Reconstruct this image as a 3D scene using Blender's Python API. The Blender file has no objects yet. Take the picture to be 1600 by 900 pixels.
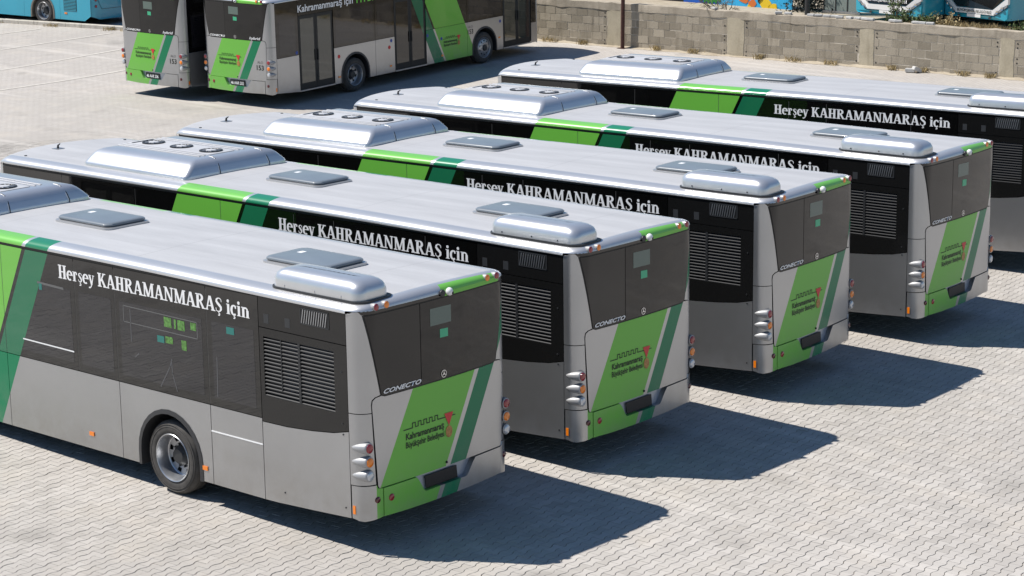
import bpy, bmesh, math, random
import numpy as np
from mathutils import Matrix, Vector
random.seed(7); rng = np.random.default_rng(7)
R = math.radians
SC = bpy.context.scene
COL = SC.collection

# ---------------------------------------------------------------- camera
cam_d = bpy.data.cameras.new('camera'); cam = bpy.data.objects.new('camera', cam_d); COL.objects.link(cam)
cam_d.sensor_width = 36.0; cam_d.lens = 3304.04 / 1600 * 36.0
cam_d.clip_start = 0.5; cam_d.clip_end = 3000
CR = Vector((0.758431, 0.651753, 0.0)); CU = Vector((-0.153409, 0.178509, 0.971905)); CF = Vector((-0.633442, 0.737124, -0.235371))
CP = Vector((16.2046, -17.5862, 8.76297))
cam.matrix_world = Matrix(((CR.x, CU.x, -CF.x, CP.x), (CR.y, CU.y, -CF.y, CP.y), (CR.z, CU.z, -CF.z, CP.z), (0, 0, 0, 1)))
SC.camera = cam

# ---------------------------------------------------------------- sky, sun, exposure
SUN_EL = 54.5; TO_SUN = Vector((-1.78, -1.10)).normalized()
SUN_ROT = math.atan2(TO_SUN.x, TO_SUN.y)
w = bpy.data.worlds.new('World'); SC.world = w; w.use_nodes = True
nt = w.node_tree; bg = nt.nodes['Background']
sky = nt.nodes.new('ShaderNodeTexSky'); sky.sky_type = 'NISHITA'; sky.sun_disc = False
sky.sun_elevation = R(SUN_EL); sky.sun_rotation = SUN_ROT
sky.air_density = 1.25; sky.dust_density = 0.15; sky.ozone_density = 6.0; sky.altitude = 500
nt.links.new(sky.outputs[0], bg.inputs[0]); bg.inputs[1].default_value = 0.078
sd = bpy.data.lights.new('sun', 'SUN'); sd.energy = 5.0; sd.angle = R(0.55); sd.color = (1.0, 0.955, 0.89)
sun = bpy.data.objects.new('sun', sd); COL.objects.link(sun)
ts = Vector((TO_SUN.x * math.cos(R(SUN_EL)), TO_SUN.y * math.cos(R(SUN_EL)), math.sin(R(SUN_EL))))
sun.rotation_euler = ts.to_track_quat('Z', 'Y').to_euler()
SC.view_settings.view_transform = 'Standard'; SC.view_settings.look = 'None'
SC.view_settings.exposure = 0.34; SC.view_settings.gamma = 1.0; SC.view_settings.use_curve_mapping = False
SC.render.engine = 'CYCLES'
SC.cycles.caustics_reflective = False; SC.cycles.caustics_refractive = False
SC.cycles.max_bounces = 8; SC.cycles.sample_clamp_indirect = 6

# ---------------------------------------------------------------- materials
class NB:
    """small node-building helper"""
    def __init__(s, name):
        s.m = bpy.data.materials.new(name); s.m.use_nodes = True; s.t = s.m.node_tree
        s.p = s.t.nodes['Principled BSDF']
    def n(s, typ, **kw):
        o = s.t.nodes.new(typ)
        for k, v in kw.items(): setattr(o, k, v)
        return o
    def L(s, a, b): s.t.links.new(a, b)
    def math(s, op, a, b=None, c=None):
        o = s.n('ShaderNodeMath', operation=op)
        for i, v in enumerate((a, b, c)):
            if v is None: continue
            if isinstance(v, (int, float)): o.inputs[i].default_value = v
            else: s.L(v, o.inputs[i])
        return o.outputs[0]
    def mix(s, f, a, b):
        o = s.n('ShaderNodeMix', data_type='RGBA')
        if isinstance(f, (int, float)): o.inputs[0].default_value = f
        else: s.L(f, o.inputs[0])
        for i, v in ((6, a), (7, b)):
            if isinstance(v, tuple): o.inputs[i].default_value = (*v[:3], 1)
            else: s.L(v, o.inputs[i])
        return o.outputs[2]
    def mixf(s, f, a, b):
        o = s.n('ShaderNodeMix', data_type='FLOAT')
        s.L(f, o.inputs[0])
        for i, v in ((2, a), (3, b)):
            if isinstance(v, (int, float)): o.inputs[i].default_value = v
            else: s.L(v, o.inputs[i])
        return o.outputs[0]
    def noise(s, vec, scale, detail=4, rough=0.55):
        o = s.n('ShaderNodeTexNoise'); o.inputs['Scale'].default_value = scale
        o.inputs['Detail'].default_value = detail; o.inputs['Roughness'].default_value = rough
        if vec is not None: s.L(vec, o.inputs['Vector'])
        return o.outputs[0]
    def ramp(s, f, p0, p1, v0=0.0, v1=1.0):
        o = s.n('ShaderNodeMapRange'); s.L(f, o.inputs[0])
        o.inputs[1].default_value = p0; o.inputs[2].default_value = p1; o.inputs[3].default_value = v0; o.inputs[4].default_value = v1
        return o.outputs[0]
    def pos(s): return s.n('ShaderNodeNewGeometry').outputs['Position']
    def obj(s): return s.n('ShaderNodeTexCoord').outputs['Object']
    def bump(s, h, strength, dist):
        o = s.n('ShaderNodeBump'); s.L(h, o.inputs['Height']); o.inputs['Strength'].default_value = strength
        o.inputs['Distance'].default_value = dist; s.L(o.outputs[0], s.p.inputs['Normal'])
    def set(s, color=None, rough=None, metal=None, coat=None, spec=None):
        P = s.p.inputs
        if color is not None:
            if isinstance(color, tuple): P['Base Color'].default_value = (*color, 1)
            else: s.L(color, P['Base Color'])
        for k, v in (('Roughness', rough), ('Metallic', metal), ('Coat Weight', coat), ('Specular IOR Level', spec)):
            if v is None: continue
            if isinstance(v, (int, float)): P[k].default_value = v
            else: s.L(v, P[k])
        return s

M = {}
def simple(name, color, rough=0.5, metal=0.0, coat=0.0, var=0.0, scale=6.0):
    b = NB(name)
    if var:
        f = b.noise(b.obj(), scale)
        c = b.mix(b.ramp(f, 0.3, 0.7), tuple(x * (1 - var) for x in color), tuple(min(1, x * (1 + var)) for x in color))
        b.set(c, rough, metal, coat)
    else: b.set(color, rough, metal, coat)
    M[name] = b.m; return b

LG = (0.155, 0.47, 0.062); DG = (0.001, 0.185, 0.078); SILVER = (0.432, 0.437, 0.445)
def livery(name, base, mode, metal, rough, coat, film=1.0):
    """body colour with the two slanted green bands of the livery, in the bus's own coordinates"""
    b = NB(name); o = b.obj(); sp = b.n('ShaderNodeSeparateXYZ'); b.L(o, sp.inputs[0]); x, y, z = sp.outputs
    def band(v, lo, hi): return b.math('MULTIPLY', b.math('GREATER_THAN', v, lo), b.math('LESS_THAN', v, hi))
    if mode == 'rear':
        u = b.math('SUBTRACT', y, b.math('MULTIPLY', z, 0.52))
        lg = b.math('MULTIPLY', band(u, -1.452, -0.372), b.math('LESS_THAN', y, 1.07)); dg = b.math('MULTIPLY', band(u, -0.292, -0.008), b.math('LESS_THAN', y, 1.16))
    elif mode == 'bumper':
        u = b.math('SUBTRACT', y, b.math('MULTIPLY', z, 0.52))
        lg = b.math('MULTIPLY', b.math('GREATER_THAN', y, -1.10), b.math('LESS_THAN', u, -0.372)); dg = band(u, -0.292, -0.008)
    else:
        u = b.math('SUBTRACT', x, b.math('MULTIPLY', z, 0.496))
        lg = band(u, -9.07, -7.645); dg = band(u, -7.572, -7.10)
    if mode == 'none': lg = dg = b.math('MULTIPLY', x, 0.0)
    n1 = b.noise(o, 0.9, 5); basec = b.mix(b.ramp(n1, 0.3, 0.75), base, tuple(c * 0.90 for c in base))
    if mode == 'roof':
        ay = b.math('ABSOLUTE', y)
        rail = b.math('GREATER_THAN', ay, 1.085)
        lg = b.math('MULTIPLY', lg, rail); dg = b.math('MULTIPLY', dg, rail)
        u2 = b.math('SUBTRACT', y, b.math('MULTIPLY', z, 0.52))
        lgr = b.math('MULTIPLY', b.math('MULTIPLY', band(u2, -1.50, -0.372), b.math('GREATER_THAN', x, -0.055)), b.math('LESS_THAN', y, 1.07))
        lg = b.math('MAXIMUM', lg, lgr)
        inner = b.math('MULTIPLY', b.math('LESS_THAN', ay, 1.085), b.math('LESS_THAN', x, -0.13))
        st = b.n('ShaderNodeMapping'); st.inputs['Scale'].default_value = (0.35, 2.2, 1); b.L(o, st.inputs[0])
        n2 = b.noise(st.outputs[0], 1.6, 6, 0.62); n3 = b.noise(o, 30, 3)
        coatc = b.mix(b.ramp(n2, 0.3, 0.72), (0.36, 0.363, 0.375), (0.44, 0.443, 0.455))
        coatc = b.mix(b.math('MULTIPLY', b.ramp(n3, 0.55, 0.8), 0.3), coatc, (0.30, 0.30, 0.30))
        for xl in (-10.9, -7.25, -4.1, -1.05):
            ln = b.math('LESS_THAN', b.math('ABSOLUTE', b.math('SUBTRACT', x, xl)), 0.009); coatc = b.mix(b.math('MULTIPLY', ln, 0.35), coatc, (0.22, 0.22, 0.23))
        for yl in (-.62, .62):
            ln = b.math('LESS_THAN', b.math('ABSOLUTE', b.math('SUBTRACT', y, yl)), 0.006); coatc = b.mix(b.math('MULTIPLY', ln, 0.22), coatc, (0.22, 0.22, 0.23))
        basec = b.mix(inner, basec, coatc)
        g = b.math('MAXIMUM', lg, dg); ng = b.math('MULTIPLY', b.math('SUBTRACT', 1.0, g), b.math('SUBTRACT', 1.0, inner))
        b.set(b.mix(dg, b.mix(lg, basec, LG), DG), b.mixf(inner, rough, 0.62), b.math('MULTIPLY', ng, metal), b.mixf(inner, coat, 0.0))
    else:
        g = b.math('MAXIMUM', lg, dg)
        dgc = DG if film >= 1 else tuple(d * film + 0.012 for d in DG)
        c = b.mix(dg, b.mix(lg, basec, LG), dgc)
        b.set(c, rough, b.math('MULTIPLY', b.math('SUBTRACT', 1.0, g), metal) if metal else 0.0, b.mixf(g, coat, coat * .45))
    if mode in ('side', 'rear', 'bumper', 'none') and metal:
        dn = b.noise(o, 3.5, 6, 0.65); low = b.ramp(z, 1.15, 0.35); df = b.math('MULTIPLY', b.math('MULTIPLY', low, b.ramp(dn, 0.35, 0.7)), 0.42)
        src = b.p.inputs['Base Color'].links[0].from_socket; b.L(b.mix(df, src, (0.27, 0.25, 0.225)), b.p.inputs['Base Color'])
    if mode != 'roof':
        b.bump(b.noise(o, 1.3, 2), 0.06, 0.05)
    b.p.inputs['Coat Roughness'].default_value = 0.22 if mode == 'roof' else 0.04; b.p.inputs['Specular IOR Level'].default_value = 0.3 if mode in ('side', 'rear', 'bumper') and metal else 0.5
    M[name] = b.m
livery('paint_side', SILVER, 'side', 0.80, 0.31, 0.30)
livery('paint_rear', SILVER, 'rear', 0.80, 0.31, 0.30)
livery('paint_bumper', SILVER, 'bumper', 0.80, 0.31, 0.30)
livery('paint_plain', SILVER, 'none', 0.80, 0.31, 0.30)
livery('paint_roof', (0.60, 0.60, 0.61), 'roof', 0.60, 0.38, 0.6)
livery('glass_side', (0.004, 0.004, 0.004), 'side', 0.0, 0.04, 0.45, film=0.75)
simple('lamp_shell', (0.36, 0.36, 0.365), 0.5, 0.35, 0.1); simple('silver', (0.46, 0.46, 0.465), 0.38, 0.6, 0.2)
simple('silver_ac', (0.62, 0.625, 0.64), 0.32, 0.72, 0.25, 0.05, 2.0); simple('deck_grey', (0.52, 0.52, 0.53), 0.5, 0.2, 0, 0.06, 5.0)
b = simple('tint', (0.013, 0.013, 0.016), 0.03, 0, 0.5); b.p.inputs['Coat Roughness'].default_value = .02; b.bump(b.noise(b.obj(), 2.0, 2), 0.03, 0.05)
b = simple('tint_rear', (0.006, 0.006, 0.006), 0.03, 0, 0.0); b.p.inputs['Coat Roughness'].default_value = .02; b.bump(b.noise(b.obj(), 2.0, 2), 0.04, 0.05)
simple('black_panel', (0.009, 0.009, 0.009), 0.12, 0, 0.05)
simple('black', (0.008, 0.008, 0.008), 0.6)
simple('door_frame', (0.007, 0.007, 0.007), 0.55); simple('dim_rail', (0.085, 0.085, 0.09), 0.4); simple('seal', (0.10, 0.095, 0.09), 0.5); simple('gasket', (0.006, 0.006, 0.006), 0.5)
simple('rubber', (0.055, 0.051, 0.047), 0.8, var=0.3, scale=9)
simple('arch_lip', (0.030, 0.030, 0.032), 0.5)
simple('rim', (0.42, 0.43, 0.45), 0.36, 0.85, 0, 0.12, 8)
simple('rim_dirty', (0.16, 0.145, 0.12), 0.7, 0.2, 0, 0.3, 9)
simple('hub_dark', (0.045, 0.047, 0.05), 0.5, 0.4)
simple('red_lens', (0.28, 0.012, 0.02), 0.12, 0, 0.6)
simple('dark_red_lens', (0.09, 0.008, 0.010), 0.14, 0, 0.6)
simple('orange_lens', (0.85, 0.22, 0.008), 0.14, 0, 0.6)
simple('white_lens', (0.55, 0.56, 0.58), 0.12, 0.3, 0.6)
simple('white_print', (0.80, 0.80, 0.80), 0.4)
simple('black_print', (0.012, 0.016, 0.010), 0.5)
simple('grey_print', (0.12, 0.12, 0.12), 0.5)
simple('red_print', (0.62, 0.025, 0.030), 0.4)
simple('bronze_print', (0.42, 0.20, 0.055), 0.45, 0, 0, 0.3, 40)
simple('lime_print', (0.09, 0.23, 0.05), 0.15, 0, 0, 0.5, 30)
simple('lime_light', (0.16, 0.62, 0.05), 0.4)
simple('teal_sticker', (0.02, 0.17, 0.15), 0.25)
simple('green_sticker', (0.05, 0.42, 0.22), 0.4)
simple('pale_sticker', (0.11, 0.15, 0.13), 0.25)
simple('blue_print', (0.02, 0.06, 0.30), 0.4)
simple('chrome', (0.7, 0.71, 0.73), 0.12, 1.0)
simple('plate', (0.006, 0.006, 0.008), 0.5)
simple('hatch_lid', (0.16, 0.185, 0.21), 0.35, 0, 0.2, 0.08, 3)
simple('slat_black', (0.020, 0.021, 0.023), 0.5)
simple('recess', (0.40, 0.43, 0.48), 0.35, 0.4, 0.3)
simple('camera_white', (0.75, 0.75, 0.75), 0.3)
simple('fan_black', (0.010, 0.010, 0.012), 0.45)
simple('door_glass', (0.035, 0.042, 0.034), 0.03, 0, 0.8)
b = NB('radiator'); br = b.n('ShaderNodeTexBrick'); mp = b.n('ShaderNodeMapping'); mp.inputs['Rotation'].default_value = (R(90), 0, 0)
b.L(b.obj(), mp.inputs[0]); b.L(mp.outputs[0], br.inputs[0])
br.inputs['Color1'].default_value = (0.045, 0.055, 0.075, 1); br.inputs['Color2'].default_value = (0.035, 0.042, 0.06, 1); br.inputs['Mortar'].default_value = (0.008, 0.008, 0.01, 1)
br.inputs['Scale'].default_value = 1.0; br.inputs['Brick Width'].default_value = 0.045; br.inputs['Row Height'].default_value = 0.05; br.inputs['Mortar Size'].default_value = 0.008
b.set(br.outputs[0], 0.45, 0.3); M['radiator'] = b.m
simple('turquoise', (0.025, 0.34, 0.47), 0.22, 0, 0.5, 0.04, 1.0)
simple('bus_white', (0.74, 0.74, 0.74), 0.25, 0, 0.4)
simple('head_lamp', (0.33, 0.35, 0.38), 0.12, 0.4, 0.6)
simple('rust_pipe', (0.075, 0.030, 0.022), 0.7, 0.2, 0, 0.35, 12)
simple('dark_pole', (0.025, 0.026, 0.028), 0.5)
simple('dry_twig', (0.17, 0.135, 0.10), 0.85, 0, 0, 0.3, 8)
simple('dry_grass', (0.42, 0.33, 0.17), 0.85, 0, 0, 0.25, 3)
simple('green_leaf', (0.075, 0.115, 0.028), 0.7, 0, 0, 0.4, 3)
simple('dark_leaf', (0.018, 0.022, 0.016), 0.7, 0, 0, 0.5, 3)
simple('mural_blue', (0.006, 0.085, 0.42), 0.5, 0, 0, 0.15, 2)
simple('mural_cyan', (0.03, 0.40, 0.72), 0.5, 0, 0, 0.1, 2)
simple('mural_green', (0.02, 0.20, 0.03), 0.5)
simple('mural_lime', (0.22, 0.52, 0.05), 0.5)
simple('mural_yellow', (0.75, 0.52, 0.02), 0.5)
simple('mural_orange', (0.62, 0.16, 0.03), 0.5)
simple('shelter_glass', (0.20, 0.235, 0.22), 0.08)

def paver_mat(name, sheet):
    b = NB(name); p = b.pos()
    big = b.noise(p, 0.16, 5, 0.6); mid = b.noise(p, 1.1, 5, 0.6); fine = b.noise(p, 38, 4, 0.7); vf = b.noise(p, 130, 2, 0.6)
    if sheet:
        rot = b.n('ShaderNodeMapping'); rot.inputs['Rotation'].default_value = (0, 0, R(-95.5)); b.L(p, rot.inputs[0])
        br = b.n('ShaderNodeTexBrick'); b.L(rot.outputs[0], br.inputs[0])
        br.inputs['Color1'].default_value = (0.42, 0.39, 0.36, 1); br.inputs['Color2'].default_value = (0.475, 0.445, 0.41, 1)
        br.inputs['Mortar'].default_value = (0.27, 0.235, 0.20, 1); br.inputs['Scale'].default_value = 1.0
        br.inputs['Brick Width'].default_value = 0.226; br.inputs['Row Height'].default_value = 0.1215; br.inputs['Mortar Size'].default_value = 0.006
        c = br.outputs[0]
    else:
        at = b.n('ShaderNodeAttribute', attribute_name='tone')
        c = b.mix(at.outputs['Fac'], (0.385, 0.36, 0.33), (0.505, 0.475, 0.44))
    c = b.mix(b.ramp(big, 0.36, 0.66, 0.0, 0.7), c, (0.345, 0.32, 0.29))
    c = b.mix(b.ramp(mid, 0.50, 0.78, 0.0, 0.6), c, (0.50, 0.45, 0.385))
    c = b.mix(b.ramp(fine, 0.56, 0.82, 0.0, 0.55), c, (0.33, 0.31, 0.285))
    c = b.mix(b.ramp(vf, 0.62, 0.75, 0.0, 0.45), c, (0.58, 0.555, 0.52))
    # pale dusty tyre tracks running along the yard and a few darker oil spots
    st = b.n('ShaderNodeMapping'); st.inputs['Rotation'].default_value = (0, 0, R(-20)); st.inputs['Scale'].default_value = (0.10, 1.3, 1.0); b.L(p, st.inputs[0])
    tr = b.noise(st.outputs[0], 1.0, 4, 0.6)
    c = b.mix(b.ramp(tr, 0.56, 0.70, 0.0, 0.5), c, (0.575, 0.54, 0.495))
    sp = b.noise(p, 0.75, 2, 0.4)
    c = b.mix(b.ramp(sp, 0.63, 0.80, 0.0, 0.7), c, (0.22, 0.205, 0.185))
    b.set(c, 0.85, 0.0, 0.0, 0.3); b.bump(fine, 0.35, 0.004); M[name] = b.m
paver_mat('paver', False); paver_mat('paver_far', True)
b = NB('joint_sand'); p_ = b.pos(); b.set(b.mix(b.noise(p_, 9, 5), (0.20, 0.168, 0.13), (0.33, 0.285, 0.235)), 0.95, 0, 0, 0.1); M['joint_sand'] = b.m

def concrete(name, c0, c1, dark, use_random=False):
    b = NB(name); p = b.pos()
    f1 = b.noise(p, 2.2, 6, 0.65); f2 = b.noise(p, 26, 5, 0.7)
    st = b.n('ShaderNodeMapping'); st.inputs['Scale'].default_value = (6, 6, 0.7); b.L(p, st.inputs[0]); f3 = b.noise(st.outputs[0], 1.0, 4)
    if use_random:
        r = b.n('ShaderNodeObjectInfo').outputs['Random']; c = b.mix(r, c0, c1)
    else: c = b.mix(b.ramp(f1, 0.3, 0.7), c0, c1)
    c = b.mix(b.ramp(f1, 0.5, 0.85, 0, 0.7), c, c1)
    c = b.mix(b.ramp(f3, 0.52, 0.8, 0, 0.6), c, dark); c = b.mix(b.ramp(f2, 0.55, 0.85, 0, 0.6), c, dark)
    b.set(c, 0.92, 0, 0, 0.15); b.bump(f2, 0.6, 0.015); M[name] = b.m
concrete('block', (0.25, 0.217, 0.168), (0.40, 0.35, 0.275), (0.155, 0.13, 0.095), True)
concrete('mortar', (0.50, 0.445, 0.36), (0.62, 0.555, 0.46), (0.24, 0.21, 0.165))
concrete('beam', (0.32, 0.275, 0.215), (0.45, 0.395, 0.315), (0.16, 0.135, 0.10))
concrete('pillar', (0.39, 0.34, 0.25), (0.50, 0.44, 0.33), (0.22, 0.185, 0.13))
concrete('kerb', (0.48, 0.44, 0.38), (0.58, 0.54, 0.47), (0.30, 0.27, 0.22))
concrete('soil', (0.35, 0.295, 0.22), (0.44, 0.385, 0.30), (0.24, 0.20, 0.145))
concrete('loose_block', (0.42, 0.415, 0.40), (0.52, 0.51, 0.49), (0.28, 0.27, 0.26), True)
b = NB('line_paint'); f = b.noise(b.pos(), 5, 5, 0.7); b.set(b.mix(b.ramp(f, 0.35, 0.6), (0.45, 0.42, 0.38), (0.57, 0.535, 0.475)), 0.85); M['line_paint'] = b.m

# ---------------------------------------------------------------- mesh helpers
def mesh(name, V, F, mat=None, smooth=False, ang=40):
    me = bpy.data.meshes.new(name); me.from_pydata([tuple(map(float, v)) for v in V], [], F); me.update()
    if mat: me.materials.append(M[mat])
    if smooth:
        me.shade_smooth(); me.set_sharp_from_angle(angle=R(ang))
    return me
def link(name, data, parent=None, label=None, cat=None, group=None, kind=None):
    o = bpy.data.objects.new(name, data); COL.objects.link(o)
    if parent: o.parent = parent
    if label: o['label'] = label
    if cat: o['category'] = cat
    if group: o['group'] = group
    if kind: o['kind'] = kind
    return o
class G:
    """collects vertices and faces"""
    def __init__(s): s.V = []; s.F = []
    def add(s, V, F):
        k = len(s.V); s.V += [tuple(v) for v in V]; s.F += [tuple(i + k for i in f) for f in F]; return s
    def box(s, x0, x1, y0, y1, z0, z1):
        V = [(x, y, z) for x in (x0, x1) for y in (y0, y1) for z in (z0, z1)]
        return s.add(V, [(0, 1, 3, 2), (4, 6, 7, 5), (0, 4, 5, 1), (2, 3, 7, 6), (0, 2, 6, 4), (1, 5, 7, 3)])
    def rings(s, rings, cap0=True, cap1=True, closed=True):
        n = len(rings[0]); V = [v for r in rings for v in r]; F = []
        for i in range(len(rings) - 1):
            for j in range(n if closed else n - 1):
                a = i * n + j; b_ = i * n + (j + 1) % n; F.append((a, b_, b_ + n, a + n))
        if cap0: F.append(tuple(reversed(range(n))))
        if cap1: F.append(tuple((len(rings) - 1) * n + j for j in range(n)))
        return s.add(V, F)
    def tube(s, pts, r, n=8, r1=None):
        pts = [Vector(p) for p in pts]; rr = []
        for i, p in enumerate(pts):
            d = (pts[min(i + 1, len(pts) - 1)] - pts[max(i - 1, 0)]).normalized()
            a = d.orthogonal().normalized(); bb = d.cross(a)
            q = r if r1 is None else r + (r1 - r) * i / (len(pts) - 1)
            rr.append([p + (a * math.cos(2 * math.pi * k / n) + bb * math.sin(2 * math.pi * k / n)) * q for k in range(n)])
        return s.rings(rr)
    def disc(s, c, ax, r, n=16, ry=None):
        """flat disc; ax = axis index it faces (+)"""
        ry = ry or r; V = []
        for k in range(n):
            a = 2 * math.pi * k / n; u, v = r * math.cos(a), ry * math.sin(a)
            V.append((c[0], c[1] + u, c[2] + v) if ax == 0 else ((c[0] - u, c[1], c[2] + v) if ax == 1 else (c[0] + u, c[1] + v, c[2])))
        return s.add(V, [tuple(range(n))])
    def mesh(s, name, mat, smooth=False, ang=40): return mesh(name, s.V, s.F, mat, smooth, ang)
def rrect(x0, x1, y0, y1, r, z, n=4):
    P = []
    for cx, cy, a0 in ((x1 - r, y1 - r, 0), (x0 + r, y1 - r, 90), (x0 + r, y0 + r, 180), (x1 - r, y0 + r, 270)):
        for k in range(n + 1):
            a = R(a0 + 90 * k / n); P.append((cx + r * math.cos(a), cy + r * math.sin(a), z))
    return P
def dome(x0, x1, y0, y1, r, prof, n=5):
    """stacked rounded rectangles; prof = [(inset_x, inset_y, z)]"""
    g = G(); g.rings([rrect(x0 + ix, x1 - ix, y0 + iy, y1 - iy, max(0.004, r - 0.3 * min(ix, iy)), z, n) for ix, iy, z in prof], cap0=False); return g
def copy_tree(o, parent=None):
    c = o.copy(); COL.objects.link(c); c.parent = parent
    for ch in list(o.children): copy_tree(ch, c)
    return c

# ---------------------------------------------------------------- bus geometry, own frame: x=0 rear, -x forward, y=-1.275 left side, z up
HW = 1.275
def RX(y):
    a = abs(y)
    if a <= 1.0: return 0.03 * (1 - a * a)
    t = min(1.0, (a - 1.0) / 0.275)
    return -0.24 * (1 - (1 - t ** 2.3) ** (1 / 2.3))
YB = [-1.2745, -1.271, -1.262, -1.245, -1.22, -1.18, -1.14, -1.09, -1.04, -0.98, -0.8, -0.6, -0.4, -0.2, 0.0]
YB = YB + [-y for y in YB[:-1]]
def rear_panel(poly, off, th, mat, name):
    """outline in (y,z) bent round the curved tail, given thickness"""
    bm = bmesh.new(); f = bm.faces.new([bm.verts.new((0, y, z)) for y, z in poly])
    lo, hi = min(p[0] for p in poly), max(p[0] for p in poly)
    for yb in YB:
        if lo + 0.002 < yb < hi - 0.002:
            bmesh.ops.bisect_plane(bm, geom=bm.verts[:] + bm.edges[:] + bm.faces[:], plane_co=(0, yb, 0), plane_no=(0, 1, 0))
    bm.verts.index_update(); n = len(bm.verts); V = []; F = []
    for v in bm.verts: V.append((RX(v.co.y) + off, v.co.y, v.co.z))
    for v in bm.verts: V.append((RX(v.co.y * 0.985) + off - th, v.co.y * 0.985, v.co.z))
    bm.normal_update()
    for fc in bm.faces:
        ids = [v.index for v in fc.verts]
        if fc.normal.x < 0: ids.reverse()
        F.append(tuple(ids)); F.append(tuple(i + n for i in reversed(ids)))
    for e in bm.edges:
        if len(e.link_faces) == 1:
            a, b_ = e.verts[0].index, e.verts[1].index; F.append((a, b_, b_ + n, a + n))
    bm.free()
    me = mesh(name, V, F, mat); bm = bmesh.new(); bm.from_mesh(me); bmesh.ops.recalc_face_normals(bm, faces=bm.faces[:]); bm.to_mesh(me); bm.free()
    me.shade_smooth(); me.set_sharp_from_angle(angle=R(35)); return me
def side_panel(poly, s, mat, name, out=0.0, th=0.012):
    """outline in (x,z) on the left (s=-1) or right (s=1) side"""
    y1 = s * (HW + out); y0 = s * (HW + out - th); n = len(poly)
    V = [(x, y1, z) for x, z in poly] + [(x, y0, z) for x, z in poly]
    F = [tuple(range(n)), tuple(reversed(range(n, 2 * n)))] + [(i, (i + 1) % n, (i + 1) % n + n, i + n) for i in range(n)]
    me = mesh(name, V, F, mat); bm = bmesh.new(); bm.from_mesh(me); bmesh.ops.recalc_face_normals(bm, faces=bm.faces[:]); bm.to_mesh(me); bm.free(); return me
def rc(x0, x1, z0, z1): return [(x0, z0), (x1, z0), (x1, z1), (x0, z1)]
def arch(cx, r, zc, n=14): return [(cx - r * math.cos(math.pi * k / n), zc + r * math.sin(math.pi * k / n)) for k in range(n + 1)]

# --- hand-drawn bold serif letters (cap height 1), as stroked outlines
def stroke(pts, ws):
    Q = []
    for i, (x, y) in enumerate(pts):
        a = pts[max(i - 1, 0)]; c = pts[min(i + 1, len(pts) - 1)]
        dx, dy = c[0] - a[0], c[1] - a[1]; l = math.hypot(dx, dy) or 1
        wv = ws[i] if isinstance(ws, (list, tuple)) else ws
        Q.append(((x - dy / l * wv / 2, y + dx / l * wv / 2), (x + dy / l * wv / 2, y - dx / l * wv / 2)))
    return [[Q[i][0], Q[i][1], Q[i + 1][1], Q[i + 1][0]] for i in range(len(Q) - 1)]
def RB(x0, x1, y0, y1): return [[(x0, y0), (x1, y0), (x1, y1), (x0, y1)]]
def DI(xa, xb, ya, yb, wd): return [[(xa - wd / 2, ya), (xa + wd / 2, ya), (xb + wd / 2, yb), (xb - wd / 2, yb)]]
def SE(x0, x1, top): return RB(x0 - .01, x1 + .01, 0.925, 1.0) if top else RB(x0 - .01, x1 + .01, 0.0, 0.075)
def ring(cx, cy, rx, ry, a0, a1, thick, thin, n=16):
    P = []; W_ = []
    for k in range(n + 1):
        a = R(a0 + (a1 - a0) * k / n); P.append((cx + rx * math.cos(a), cy + ry * math.sin(a))); W_.append(thin + (thick - thin) * abs(math.cos(a)))
    return stroke(P, W_)
XH = 0.70
def ced(cx): return stroke([(cx, 0.0), (cx - 0.01, -0.07), (cx + 0.07, -0.12), (cx + 0.04, -0.21), (cx - 0.09, -0.22)], [0.07, 0.07, 0.10, 0.10, 0.05])
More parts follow.
